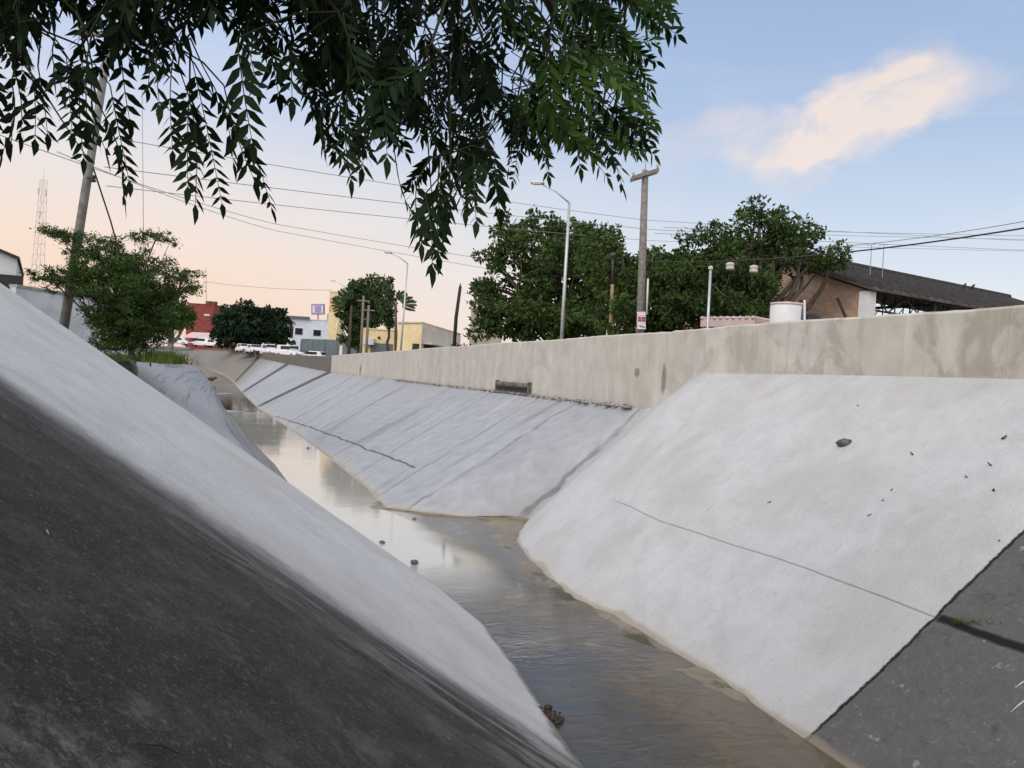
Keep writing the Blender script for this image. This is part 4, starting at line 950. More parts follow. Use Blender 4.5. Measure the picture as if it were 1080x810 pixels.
D = 45; b = P(477, 395, D); b[2] = 2.15
dp = thing('bare_post', b, 'dark bare wooden post leaning right beside the yellow building', 'post')
MB().tube([b, P(481, 335, D), P(485.5, 302, D)], [.11, .10, .085], 8).build('post', M['wood_dark'], dp, True)
MB().tube([P(485.5, 302.5, D), P(485.6, 299, D)], [.05, .03], 6).build('pole_cap', M['darkmetal'], dp)
D = 20; b = P(743.5, 405, D); b[2] = 2.15
vp = thing('vent_rod', b, 'thin pale metal rod standing behind the wall beside the pink-topped hut', 'rod')
MB().tube([b, P(749.5, 283, D)], [.033, .033], 8).build('rod', M['galv'], vp, True)
MB().lathe(P(749.5, 283, D), [(.055, -.02), (.055, .04), (.02, .06)], 8).build('rod_cap', M['rod'], vp)

# two far poles before the bushy tree
for (px, py, lab) in ((383.5, 312, 'thin grey utility pole in front of the bushy tree, left of its pair'), (389, 322, 'shorter thin grey utility pole in front of the bushy tree, right of its pair')):
    D = 82; b = P(px - 3, 375, D); b[2] = 2.4; tp = P(px, py, D)
    q = thing('far_pole', b, lab, 'utility pole', 'pair of grey poles before the bushy tree')
    MB().tube([b, tp], [.15, .11], 8).build('post', M['wood'], q, True)
    MB().box(tp + np.array([0, -.05, -.5]), (1.3, .1, .12)).build('crossarm', M['wood'], q)

# leaning concrete pole on the left
D = 21.6; b = P(64, 345, D); b[2] = 2.4; tp = P(119, 20, D)
lp = thing('leaning_pole', b, 'pale concrete power pole leaning right behind the feathery tree', 'utility pole')
MB().tube([b, b * .5 + tp * .5, tp], [.125, .11, .09], 12).build('post', M['wood_grey'], lp, True)
q = P(98, 192, D - .15); MB().lathe(q, [(.05, 0), (.085, .03), (.05, .09), (.085, .13), (.04, .18)], 10).build('insulator', M['darkmetal'], lp, True)
MB().tube([P(92, 187, D - .1), P(98, 189, D - .1)], [.025, .025], 6).build('bracket', M['darkmetal'], lp)
MB().box(tp + np.array([0, -.2, -.5]), (1.7, .1, .12)).build('crossarm', M['wood'], lp)

# ------------------------------------------------------------------ overhead wires
def wire(pts3, r, label, mat='thin', sag=.0, group='overhead wires across the sky', name='overhead_wire'):
    pts3 = [np.array(q, float) for q in pts3]; pts = []
    for i in range(len(pts3) - 1):
        for j in range(16):
            f = j / 16; pts.append(pts3[i] * (1 - f) + pts3[i + 1] * f - np.array([0, 0, sag * 4 * f * (1 - f)]))
    pts.append(pts3[-1])
    o = MB().tube(pts, r, 5).build(name, M[mat], None, True)
    return tag(o, label, 'wire', group)
R_ = 1290
wire([P(116, 40 + 105, 21.5), P(680, 232, 40), P(R_, 262, 52)], .011, 'topmost of the thin wires running right from behind the hanging leaves', sag=.12)
wire([P(110, 176, 21.5), P(700, 243, 40), P(R_, 255, 52)], .012, 'second highest of the thin wires crossing from the leaning pole', sag=.10)
wire([P(112, 196, 21.5), P(690, 254, 42), P(R_, 268, 54)], .011, 'middle thin wire crossing the peach sky above the far street lamp', sag=.10)
wire([P(-40, 128, 20), P(289, 236, 40), P(700, 300, 60)], .013, 'long thin wire sloping down to the right past the far street lamp arm', sag=.15)
wire([P(60, 160, 24), P(289, 243, 42), P(700, 312, 62)], .013, 'lowest sloping wire of the bundle above the far street lamp', sag=.15)
wire([P(215, 297, 120), P(350, 306, 110)], .03, 'short low wire over the dark rounded trees and the sign', sag=.3)
wire([P(700, 240, 29), P(R_, 252, 50)], .010, 'thin wire running right from the wooden utility pole, upper of two', sag=.05)
wire([P(690, 246, 29), P(R_, 272, 50)], .010, 'thin wire running right from the wooden utility pole, lower of two', sag=.05)
wire([P(675, 276, 29), P(892, 266, 26), P(R_, 202, 17)], .024, 'thick dark cable rising to the right over the dark shed roof', 'cable', sag=.12, name='power_cable')
wire([P(860, 262, 30), P(R_, 190, 20)], .013, 'thin wire rising to the right just above the thick dark cable', sag=.25)
wire([P(-60, -60, 7), P(44, 93, 10), P(90, 163, 21.3)], .014, 'dark slanting cable coming down through the hanging leaves to the leaning pole', 'cable', sag=.02, name='power_cable')
b = P(122, 250, 22.5); b2 = P(160, 372, 24); b2[2] = 2.3
wire([P(98, 176, 21.3), P(117, 234, 22.0), b2], .022, 'dark stay wire dropping from the leaning pole into the feathery tree', 'cable', name='stay_wire')
# two pale lanterns on the service line under the spreading tree
for (px, py, lab) in ((770, 281, 'left one of two pale insulators hanging on the cable before the spreading tree'), (795, 284, 'right one of two pale insulators hanging on the cable before the spreading tree')):
    D = 27
    q = P(px, py, D - .25); ln = thing('line_insulator', q, lab, 'insulator', 'pale insulators on the cable')
    MB().lathe(q, [(.09, -.12), (.14, -.10), (.14, -.02), (.10, 0), (.14, .03), (.14, .10), (.08, .13)], 14).build('housing', M['porcelain'], ln, True)
    MB().tube([q + np.array([0, 0, .12]), q + np.array([0, 0, .2])], [.02, .02], 6).build('hook', M['darkmetal'], ln)

# ------------------------------------------------------------------ lattice tower and masts
D = 190; b = P(36, 345, D); b[2] = 2.3; tp = P(46, 190, D); hgt = tp - b
lt = thing('lattice_tower', b, 'faint slender lattice radio tower rising behind the feathery tree', 'tower')
def tq(f, i):
    w_ = 1.9 * (1 - f) + .75 * f; a = math.pi / 4 + i * math.pi / 2
    return b + hgt * f + np.array([math.cos(a) * w_, math.sin(a) * w_, 0])
for i in range(4): MB().tube([tq(0, i), tq(1, i)], [.07, .06], 5).build('leg', M['hazesteel'], lt)  # steel paled towards the sky tint, distance haze painted into its colour
mb = MB()
for k in range(16):
    f0, f1 = k / 16, (k + 1) / 16
    for i in range(4):
        mb.tube([tq(f0, i), tq(f1, (i + 1) % 4)], .032, 4); mb.tube([tq(f1, i), tq(f1, (i + 1) % 4)], .032, 4)
mb.build('bracing', M['hazesteel'], lt)
MB().tube([tp, tp + np.array([0, 0, 3])], [.06, .03], 5).build('antenna', M['galv'], lt)
[MB().box(tq(f, i) + np.array([0, -.3, 0]), (.3, .2, 1.6)).build('antenna_panel', M['galv'], lt) for f, i in ((.93, 0), (.93, 2), (.8, 1))]
D = 120; b = P(154, 350, D); b[2] = 2.3
am = thing('antenna_mast', b, 'very thin mast rising above the feathery tree', 'mast'); MB().tube([b, P(150, 95, D)], [.07, .04], 6).build('mast', M['thin'], am)
MB().tube([b, b + np.array([0, 0, 1])], [.14, .12], 6).build('mast_foot', M['galv'], am)

# ------------------------------------------------------------------ left white buildings
def wallbox(mb, p0, p1, z0, z1, th):
    p0 = np.array([p0[0], p0[1], 0.]); p1 = np.array([p1[0], p1[1], 0.]); d = p1 - p0
    c = (p0 + p1) / 2; c[2] = (z0 + z1) / 2
    return mb.box(c, (np.linalg.norm(d), th, z1 - z0), d)
D = 25; a = P(-90, 265, D); c = P(18, 275, D + 1)
hw = thing('white_house', (a[0], a[1], 2.4), 'white rendered house with a dark sloping roof edge at the left border', 'house')
z1, z2 = P(-90, 228, D)[2], P(18, 272.5, D + 1)[2]
mb = MB(); a2 = a.copy(); c2 = c.copy(); dep = np.array([-3.5, 6, 0])
mb.prism([(a[0], a[1], 2.2), (c[0], c[1], 2.2), (c[0], c[1], z2), (a[0], a[1], z1)], dep); mb.build('walls', M['whitewall'], hw)
mb = MB(); q = np.array([0, -.12, 0]); mb.prism([(a[0], a[1] - .12, z1), (c[0] + .15, c[1] - .12, z2 - .05), (c[0] + .15, c[1] - .12, z2 + .04), (a[0], a[1] - .12, z1 + .09)], dep * 1.02); mb.build('roof_edge', M['rooftop'], hw)
cc = P(8, 300, D + .5); MB().box(cc + np.array([0, -.05, 0]), (.9, .08, .6), c - a).build('window', M['glass'], hw)
p0, p1 = P(14, 300, 24), P(128, 340, 29)
pw = thing('boundary_wall', (p0[0], p0[1], 2.3), 'low whitewashed boundary wall behind the foot of the leaning pole', 'wall')
mb = MB(); wallbox(mb, p0, p1, 2.0, P(60, 308, 25)[2], .2); mb.build('wall_panel', M['whitewall'], pw)
mb = MB(); wallbox(mb, p0, p1, P(60, 308, 25)[2] - .002, P(60, 308, 25)[2] + .08, .28); mb.build('coping', M['concrete'], pw)
# dark broken culvert mouth on the left crest
q = P(138, 393, 19.3)
cv = thing('drain_outlet', q, 'dark round drain mouth in the left bank just past the pale slab edge', 'drain')
MB().lathe(q + np.array([-.3, 0, 0]), [(.30, -.25), (.36, -.2), (.36, .25), (.28, .27), (.26, .1)], 16, (.8, -.55, -.05)).build('pipe_ring', M['conc_dark'], cv, True)
MB().rock(q + np.array([-.25, .15, -.28]), .34, 9, .6).build('broken_concrete', M['conc_dark'], cv)

# ------------------------------------------------------------------ far buildings
def block(name, pl, pr, ptop, d1, d2, zb, label, wallm, depth=8, roofm=None, cat='building'):
    """front face from pixel column pl (distance d1) to pr (distance d2); top at pixel ptop on the left edge"""
    a = P(pl, ptop, d1); b_ = P(pr, ptop, d2); zt = a[2]
    t_ = thing(name, (a[0], a[1], zb), label, cat)
    d = np.array([b_[0] - a[0], b_[1] - a[1], 0]); L = np.linalg.norm(d); e = d / L; nb = np.array([-e[1], e[0], 0])
    if nb[1] < 0: nb = -nb
    c = np.array([a[0], a[1], 0]) + d / 2 + nb * depth / 2
    MB().box((c[0], c[1], (zb - .3 + zt) / 2), (L, depth, zt - zb + .3), e).build('walls', M[wallm], t_)
    MB().box((c[0], c[1], zt + .06), (L + .2, depth + .2, .14), e).build('roof', M[roofm or wallm], t_)
    def at(f, z, out=.0): 
        q = np.array([a[0], a[1], 0]) + d * f - nb * out; q[2] = z; return q
    return t_, at, e, L, zt
def win(t_, at, e, f, z, w_, h, frame='white'):
    fr_ = MB().box(at(f, z, .02), (w_ + .16, .10, h + .16), e).build('window', M[frame], t_)
    MB().box(at(f, z, .06), (w_, .05, h), e).build('pane', M['glass'], fr_)
# pale blue-white block with windows
t_, at, e, L, zt = block('white_block', 306, 352, 336, 160, 160, 4.2, 'pale blue-white two-storey block with dark windows under the purple sign', 'whiteblue', 10)
zc = P(330, 352, 160)[2]
win(t_, at, e, .22, zc + .3, 1.5, 1.3); win(t_, at, e, .64, zc + .2, 1.5, 1.2); win(t_, at, e, .80, zc - 2.0, 1.7, 1.3); win(t_, at, e, .05, zc + .1, .7, 2.4)
c = at(.2, zt + .35, .1); MB().box(c, (4.2, 1.2, .4), e).build('parapet', M['greyblue'], t_)
tk_ = thing('roof_tank', at(.86, zt + .1, -1.5), 'small grey drum tank on the roof of the pale blue-white block', 'tank')
MB().lathe(at(.86, zt + .13, -1.5), [(.5, 0), (.52, .3), (.52, 1.3), (.3, 1.5), (.15, 1.55)], 14).build('drum', M['concrete'], tk_, True); MB().lathe(at(.86, zt + 1.66, -1.5), [(.18, 0), (.18, .08), (.05, .1)], 10).build('lid', M['darkmetal'], tk_)
# purple sign on a mast
D = 170
sgn = thing('billboard', (P(336, 360, D)[0], P(336, 360, D)[1], 4.2), 'purple square roadside sign on a thin mast above the pale blue-white block', 'sign')
c = P(335.5, 326.2, D); MB().box(c, (2.75, .5, 2.2), CX, CY).build('sign_box', M['bluegrey'], sgn, False, .05)
MB().box(c - fwd * .28, (2.45, .06, 1.95), CX, CY).build('sign_face', M['purple'], sgn)
MB().box(c - fwd * .33 + CX * .1, (1.1, .04, 1.2), CX, CY).build('sign_emblem', simple('violet_emblem', (.32, .25, .44), .6, .1, 3), sgn)
MB().box(c - fwd * .33 - CX * .85, (.35, .04, 1.4), CX, CY).build('pale_band', M['signwhite'], sgn)
MB().box(c - fwd * .33 + CX * .93, (.30, .04, 1.4), CX, CY).build('pale_band', M['signwhite'], sgn)
b = P(336, 362, D); b[2] = 4.2; MB().tube([b, c - CY * 1.1], [.14, .12], 8).build('mast', M['red'], sgn)
# yellow tower with an orange band
t_, at, e, L, zt = block('yellow_tower', 348.0, 360, 308, 128, 128, 4.0, 'narrow yellow tower with faded orange lettering bands near its top', 'yellow2', 3)
for i, h in enumerate((.8, 2.1)):
    for k in range(3): MB().box(at(.12 + .24 * k, zt - h - .5, .03), (.30, .05, .9), e).build('orange_mark', M['orange'], t_)
# blue-grey fence before the block
a, b_ = P(318, 356.5, 118), P(384, 362, 110)
fn = thing('sheet_fence', (a[0], a[1], 3.9), 'blue-grey sheet metal fence between parked cars and the bushy tree', 'fence')
mb = MB(); wallbox(mb, a, b_, 3.4, a[2] - .1, .1); mb.build('sheets', M['bluegrey'], fn)
for k in range(6):
    q = a * (1 - k / 5) + b_ * k / 5; MB().box((q[0], q[1] - .1, 4.8), (.14, .12, 2.8)).build('fence_post', M['greyblue'], fn)
gp = P(359.5, 372, 108); gp[2] = 3.8; o = thing('gate_post', gp, 'short white post in front of the blue-grey fence', 'post')
MB().box(gp + np.array([0, 0, .9]), (.35, .35, 1.9)).build('post', M['white'], o, False, .02); MB().box(gp + np.array([0, 0, 1.9]), (.45, .45, .12)).build('post_cap', M['concrete'], o)
# small yellow house with grey shutter
t_, at, e, L, zt = block('yellow_house', 383.5, 416, 347, 88, 88, 2.6, 'small pale yellow house with a grey shutter and a round vent', 'yellow2', 6)
MB().box(at(.62, zt - 2.2, .05), (2.4, .1, 1.5), e).build('shutter', M['greyblue'], t_); MB().lathe(at(.52, zt - .85, .06), [(.16, 0), (.16, .05)], 12, (0, -1, 0)).build('vent', M['shadow'], t_)
MB().box(at(.05, zt - 1.5, .1), (.5, .35, 3.2), e).build('pillar', M['yellow'], t_)
ut = MB().box(at(.22, zt - 1.35, .35), (1.1, .7, .7), e).build('condenser_box', M['whiteblue'], t_, False, .04)
# larger yellow building, two faces
a = P(420, 340.5, 72); m_ = P(445, 340.8, 70); c = P(486, 345.5, 86)
zt = m_[2]; zb = 2.2
yb = thing('yellow_building', (m_[0], m_[1], zb), 'flat-roofed yellow building with a shaded cream side and a dark entrance', 'building')
far_ = np.array([a[0] + c[0] - m_[0], a[1] + c[1] - m_[1]])
mb = MB(); mb.prism([(a[0], a[1], zb - .2), (m_[0], m_[1], zb - .2), (c[0], c[1], zb - .2), (far_[0], far_[1], zb - .2)], (0, 0, zt - zb + .2)); mb.build('walls', M['yellow2'], yb)
ed = np.array([c[0] - m_[0], c[1] - m_[1], 0]); LL = np.linalg.norm(ed); ed /= LL; nrm = np.array([ed[1], -ed[0], 0])
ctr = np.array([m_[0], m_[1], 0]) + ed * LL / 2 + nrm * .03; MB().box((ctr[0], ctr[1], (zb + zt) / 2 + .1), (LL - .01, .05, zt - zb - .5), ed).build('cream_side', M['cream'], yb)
ct2 = np.array([m_[0], m_[1], 0]) + ed * LL * .42 + nrm * .10; MB().box((ct2[0], ct2[1], zt - 2.35), (LL * .72, .08, 1.1), ed).build('entrance', M['shadow'], yb)
MB().box((ct2[0] + nrm[0] * .4, ct2[1] + nrm[1] * .4, zt - 1.72), (LL * .8, .9, .14), ed).build('canopy', M['cream'], yb)
ea = np.array([m_[0] - a[0], m_[1] - a[1], 0]); La = np.linalg.norm(ea); ea /= La; na = np.array([ea[1], -ea[0], 0])
q = np.array([a[0], a[1], 0]) + ea * La * .82 + na * .05; MB().box((q[0], q[1], zt - 2.35), (La * .26, .08, 1.1), ea).build('doorway', M['shadow'], yb)
mb = MB(); mb.prism([(a[0] - .1, a[1] - .1, zt), (m_[0], m_[1] - .15, zt), (c[0] + .1, c[1] - .1, zt), (far_[0], far_[1] + .1, zt)], (0, 0, .12)); mb.build('roof_slab', M['cream'], yb)
# beige block behind
t_, at, e, L, zt = block('beige_block', 497, 530, 326, 95, 95, 2.6, 'plain beige block showing above the shrub left of the large tree', 'beige', 6)
win(t_, at, e, .7, zt - 1.6, .9, .9, 'beige')
# red building and its low awning
t_, at, e, L, zt = block('red_building', 198, 226, 320, 185, 185, 4.3, 'tall plain red building with a rim of dark roof boxes', 'red', 10)
MB().box(at(.75, zt - 2.4, .05), (1.3, .1, .4), e).build('white_marking', M['signwhite'], t_)
for k, f in enumerate((.75, .92)): MB().box(at(f, zt + .45, -1), (1.3, 1.2, .8), e).build('roof_box', M['roof'], t_)
b = P(217.5, 320, 184); MB().tube([b, P(217.5, 283, 184)], [.07, .05], 5).build('roof_mast', M['thin'], t_)
t_, at, e, L, zt = block('red_shop', 196, 236, 350.5, 172, 168, 4.3, 'low dark red shop with a pale pinkish awning behind parked cars', 'redlow', 6)
aw = MB(); q0, q1 = at(.18, zt + .1, .1), at(1.0, zt + .1, .1); o0, o1 = at(.1, zt - 1.1, 2.0), at(1.05, zt - 1.1, 2.0)
aw.add([q0, q1, o1, o0, q0 - np.array([0, 0, .12]), q1 - np.array([0, 0, .12]), o1 - np.array([0, 0, .12]), o0 - np.array([0, 0, .12])], [(0, 3, 2, 1), (4, 5, 6, 7), (0, 1, 5, 4), (1, 2, 6, 5), (2, 3, 7, 6), (3, 0, 4, 7)]); aw.build('awning', M['pink'], t_)

# ------------------------------------------------------------------ brick building with open dark-roofed shed
Dh = 30; C0 = np.array([P(912, 335, Dh)[0], P(912, 335, Dh)[1], 0.]); eL = np.array([.85, .53, 0]); eL /= np.linalg.norm(eL); eG = np.array([-eL[1], eL[0], 0])
zb, zE = 2.15, P(913, 306, Dh)[2]; slope = .35
sh = thing('brick_shed', (C0[0], C0[1], zb), 'old brick gabled building with a long dark sheet roof open along one side', 'building')
Lh, Wg, Wf = 24, 7.0, 2.5
zA = zE + slope * Wg; zF = zA - slope * Wf
mb = MB(); g0, g1, g2 = C0, C0 + eG * Wg, C0 + eG * (Wg + Wf)
def z_(p, z): return np.array([p[0], p[1], z])
gable = [z_(g0, zb), z_(g0, zE), z_(g1, zA), z_(g2, zF), z_(g2, zb)]
mb.prism(gable[::-1], eL * .28); mb.uv = [(float((np.array(v) - C0) @ eG), v[2]) for v in mb.v]; mb.build('gable_wall', M['brick'], sh)
def roofslab(side):
    mb = MB(); sgn_ = -1 if side == 0 else 1
    e0 = (g0 if side == 0 else g2) + eG * sgn_ * .45 - eL * .35; a0 = g1 - eL * .35
    zz = (zE if side == 0 else zF) - slope * .45
    q = [z_(e0, zz + .10), z_(e0 + eL * Lh, zz + .10), z_(a0 + eL * Lh, zA + .10), z_(a0, zA + .10)]
    mb.prism(q if side == 0 else q[::-1], (0, 0, .10)); return mb
roofslab(0).build('roof', M['roof'], sh); roofslab(1).build('roof', M['roof'], sh)
# corrugation ribs along the near slope
mb = MB()
for k in range(40):
    p0 = C0 - eG * .45 + eL * (k * .6 - .3); p1 = g1 + eL * (k * .6 - .3)
    mb.tube([z_(p0, zE - slope * .45 + .215), z_(p1, zA + .215)], .035, 5)
mb.build('roof_ribs', M['rooftop'], sh)
MB().tube([z_(g1 - eL * .4, zA + .22), z_(g1 + eL * Lh, zA + .22)], [.14, .14], 8).build('ridge_cap', M['rooftop'], sh)
mb = MB(); pc = C0 + eL * .06 - eG * .02; mb.box(z_(pc, (zb + zE) / 2 - .02), (.42, .42, zE - zb - .06), eL); mb.build('corner_column', M['white'], sh)
for k in range(1, 6):
    pc = C0 + eL * (k * 4.4); MB().box(z_(pc, (zb + zE) / 2), (.16, .16, zE - zb - .1), eL).build('steel_post', M['darkmetal'], sh)
mb = MB()
for k in range(0, 6):                        # roof trusses
    o0 = C0 + eL * (k * 4.4 + .35); o1 = o0 + eG * (Wg + Wf); om = o0 + eG * Wg
    mb.tube([z_(o0, zE - .08), z_(o1, zE - .08)], .06, 4); mb.tube([z_(o1, zE - .08), z_(o1, zF)], .05, 4); mb.tube([z_(o0, zE - .05), z_(om, zA - .08)], .05, 4); mb.tube([z_(om, zA - .08), z_(o1, zF - .05)], .05, 4)
    for j in range(1, 8):
        p0 = o0 + eG * (j * (Wg + Wf) / 8); h = slope * (Wg - abs(j * (Wg + Wf) / 8 - Wg)); mb.tube([z_(p0, zE - .08), z_(p0, zE + h - .08)], .035, 4)
        if j < 7: p1 = o0 + eG * ((j + 1) * (Wg + Wf) / 8); mb.tube([z_(p0, zE + h - .1), z_(p1, zE - .08)], .03, 4)
for j in range(0, 7):
    q0 = C0 + eG * j + eL * .3; mb.tube([z_(q0, zE + slope * j), z_(q0 + eL * (Lh - .5), zE + slope * j)], .045, 4)
mb.tube([z_(C0 + eL * .3, zE - .7), z_(C0 + eL * (Lh - .5), zE - .7)], .04, 4)
for k in range(10):
    p0 = C0 + eL * (k * 2.2 + .3); mb.tube([z_(p0, zE - .08), z_(p0 + eL * 1.1, zE - .7), z_(p0 + eL * 2.2, zE - .08)], .03, 4)
mb.build('roof_trusses', M['darkmetal'], sh)
bq = P(884, 316, Dh - 1.2); b2 = P(893, 337, Dh - 1.2)
st_ = thing('leaning_stick', (b2[0], b2[1], 2.15), 'thin dark stick leaning against the brick gable', 'stick')
q = b2 + (b2 - bq) * 3.2; q[2] = 2.15; MB().tube([bq, b2, q], [.05, .055, .06], 7).build('stick', M['wood_dark'], st_); MB().tube([bq, bq + (bq - b2) * .1], [.065, .06], 7).build('stick_end', M['wood_dark'], st_)
for (p_, lab) in (((918, 286), 'left of two very thin antenna rods above the shed roof ridge'), ((931, 287), 'right of two very thin antenna rods above the shed roof ridge')):
    q = P(p_[0], p_[1], 36); o = thing('antenna_rod', q, lab, 'antenna', 'thin antenna rods above the shed')
    MB().tube([q - np.array([0, 0, .6]), P(p_[0] + 1.3, 258, 36)], [.02, .016], 5).build('rod', M['thin'], o); MB().tube([P(p_[0] - 4, 258.5, 36), P(p_[0] + 5, 258.0, 36)], .012, 4).build('cross_rod', M['thin'], o)
for i, (p_, lab) in enumerate((((1018, 303.5), 'left small dark bird perched on the shed roof edge'), ((1027, 304.5), 'right small dark bird perched on the shed roof edge'))):
    q = P(p_[0], p_[1], 36); 
    bd = MB(); bd.lathe(q + np.array([-.12, 0, 0]), [(.008, -.10), (.03, -.04), (.065, .04), (.07, .10), (.045, .15), (.05, .18), (.04, .22), (.012, .25), (.004, .28)], 10, (.6, 0, .8))
    bd.tube([q + np.array([-.02, 0, -.02]), q + np.array([-.02, 0, -.22])], .012, 4)
    o = bd.build('bird', M['wood_dark'], None, True); tag(o, lab, 'bird', 'birds on the shed roof')

# water tank, dark dome, low hut
D = 19
q = P(829, 341, D); zt = P(829, 320.5, D)[2]; r = 17 * D / F
wt = thing('water_tank', (q[0], q[1], 2.15), 'white cylindrical water tank with a dark side pipe before the brick gable', 'water tank')
MB().lathe((q[0], q[1], 0), [(r * .98, 3.05), (r, 3.15), (r, zt - .05), (r * .97, zt), (r * .2, zt + .05)], 28).build('drum', M['tank'], wt, True)
MB().lathe((q[0], q[1], 0), [(r * 1.02, zt - .045), (r * 1.02, zt + .01)], 28).build('rim', M['pink'], wt, True)
MB().box((q[0], q[1], 2.6), (r * 1.7, r * 1.7, .9)).build('plinth', M['concrete'], wt)
s_ = P(844.5, 330, D - .25); MB().tube([s_ + CY * .30, s_ - CY * .6], [.045, .045], 8).build('dark_pipe', M['black'], wt); s_ = P(848.5, 330, D - .25); MB().tube([s_ + CY * .30, s_ - CY * .6], [.03, .03], 8).build('white_pipe', M['white'], wt)
q = P(855, 338, D); dm = thing('dome_tank', (q[0], q[1], 2.15), 'low black domed tank just right of the white water tank', 'tank')
MB().lathe((q[0], q[1], q[2] - 1.3), [(.26, 0), (.28, 1.0), (.27, 1.25), (.22, 1.38), (.12, 1.46), (.02, 1.48)], 20).build('dome', M['black'], dm, True); MB().box((q[0], q[1], 2.6), (.5, .5, .9)).build('plinth', M['concrete'], dm)
a = P(742, 346, 21); b_ = P(796, 340, 20)
ht = thing('low_hut', (a[0], a[1], 2.15), 'low hut with a pale ribbed roof edge and red band showing above the wall', 'hut')
mb = MB(); d = b_ - a; d[2] = 0; dn = np.array([-d[1], d[0], 0]); dn /= np.linalg.norm(dn); c = (a + b_) / 2 + dn * 1.2
MB().box((c[0], c[1], (2.15 + a[2]) / 2), (np.linalg.norm(d), 2.4, a[2] - 2.15), d).build('walls', M['redlow'], ht)
MB().box((c[0], c[1], a[2] + .12), (np.linalg.norm(d) + .1, 2.6, .20), d).build('roof', M['pink'], ht, False, .02)
mb = MB()
for k in range(9):
    q = a * (1 - k / 8) + b_ * k / 8 - dn * .12; mb.tube([(q[0], q[1], a[2] + .25), (q[0] + dn[0] * 2.4, q[1] + dn[1] * 2.4, a[2] + .25)], .05, 6)
mb.build('roof_tiles', M['pink'], ht, True)

# ------------------------------------------------------------------ parked cars
def make_car(label, body='carwhite', suv=False):
    t_ = thing('parked_car', (0, 0, 0), label, 'car', 'cars parked along the far road')
    H1, H2 = (.95, 1.72) if suv else (.82, 1.42)
    L, Wd = 4.3, 1.75
    prof = [(-L / 2, .30), (-L / 2, .62), (-L / 2 + .12, H1 - .02), (-L / 2 + .5, H1), (L / 2 - 1.15, H1), (L / 2 - .15, H1 - .16), (L / 2, .60), (L / 2, .30)]
    mb = MB(); mb.prism([(x_, -Wd / 2, z0) for x_, z0 in prof], (0, Wd, 0)); mb.build('body', M[body], t_, False, .08)
    rear = -L / 2 + (.12 if suv else .45)
    cab = [(rear, H1 - .02), (rear + (.12 if suv else .35), H2), (L / 2 - 1.95, H2), (L / 2 - 1.2, H1 - .02)]
    mb = MB(); mb.prism([(x_, -Wd / 2 + .12, z0) for x_, z0 in cab], (0, Wd - .24, 0)); cb = mb.build('cabin', M[body], t_, False, .07)
    zc_ = (H1 + H2) / 2 + .02
    for sy in (-1, 1): MB().box((-.15, sy * (Wd / 2 - .115), zc_), (1.9 if suv else 1.6, .02, (H2 - H1) * .60)).build('side_window', M['glass'], t_)
    MB().box((L / 2 - 1.53, 0, zc_ + .02), (.03, Wd - .40, (H2 - H1) * .9), (.72, 0, -.70) if not suv else (.76, 0, -.65), (.68, 0, .73)).build('windscreen', M['glass'], t_)
    MB().box((rear + (.03 if suv else .15), 0, zc_ + .02), (.03, Wd - .42, (H2 - H1) * .62), (.97, 0, -.2) , (.2, 0, .97)).build('rear_window', M['glass'], t_)
    for sx in (-1.32, 1.32):
        for sy in (-1, 1):
            wh = MB().lathe((sx, sy * (Wd / 2 - .22), .32), [(.30, 0), (.33, .05), (.33, .17), (.30, .22)], 18, (0, sy, 0)).build('wheel', M['tyre'], t_, True)
            MB().lathe((sx, sy * (Wd / 2 + .0), .32), [(.20, 0), (.20, .012), (.06, .02)], 14, (0, sy, 0)).build('rim', M['rim'], wh)
    for sy in (-1, 1):
        MB().box((L / 2 - .05, sy * .62, .66), (.16, .34, .15)).build('headlight', M['lens'], t_); MB().box((-L / 2 + .03, sy * .70, .74), (.12, .18, .26)).build('tail_light', M['tail'], t_)
        MB().box((L / 2 - 1.55, sy * (Wd / 2 + .08), H1 + .06), (.12, .18, .12)).build('mirror', M[body], t_)
    MB().box((L / 2 + .01, 0, .42), (.08, Wd - .2, .18)).build('bumper', M['darkmetal'], t_); MB().box((-L / 2 - .01, 0, .42), (.08, Wd - .2, .18)).build('bumper', M['darkmetal'], t_)
    return t_
sedan = make_car('x'); suv = make_car('x', suv=True)
def put(src, first, px, py, d, rz, label):
    q = P(px, py, d); 
    if first: src.location = tuple(q); src.rotation_euler = (0, 0, rz); src['label'] = label
    else: copy_thing(src, q, label, rz)
rzc = math.radians(-58)
put(suv, True, 305.5, 377.3, 112, math.radians(-35), 'white high-roofed car, nearest and rightmost of the row above the dark parapet')
put(suv, False, 284, 375.6, 117, rzc, 'white high-roofed car second from the right in the row above the dark parapet')
put(sedan, True, 268, 373.4, 121, rzc, 'white low car left of the middle in the row above the dark parapet')
put(sedan, False, 257, 372.2, 126, rzc, 'white low car at the far left end of the row above the dark parapet')
put(sedan, False, 329, 381.5, 108, math.radians(170), 'white low car alone before the blue-grey fence, only its roof visible')
put(suv, False, 211.5, 366.0, 152, math.radians(175), 'white high car parked before the awning of the low red shop')
put(sedan, False, 225, 366.5, 150, math.radians(150), 'white car parked beside the dark rounded tree, right of the red shop')
put(sedan, False, 187, 364.0, 150, math.radians(185), 'white car parked left of the red shop beside the grey tree trunk')
put(sedan, False, 153, 361.5, 150, math.radians(180), 'white car half hidden behind the grass at the feathery tree, left one')
put(sedan, False, 168, 362.2, 152, math.radians(180), 'white car half hidden behind the grass at the feathery tree, right one')
cn = P(286, 367.5, 128); o = thing('market_canopy', cn, 'low dark teal canopy roof right behind the row of parked cars', 'canopy')
MB().box(cn + np.array([0, 0, .25]), (5.2, 2.4, .35), (1, -.06, 0)).build('canopy_roof', M['cargreen'], o, False, .05)
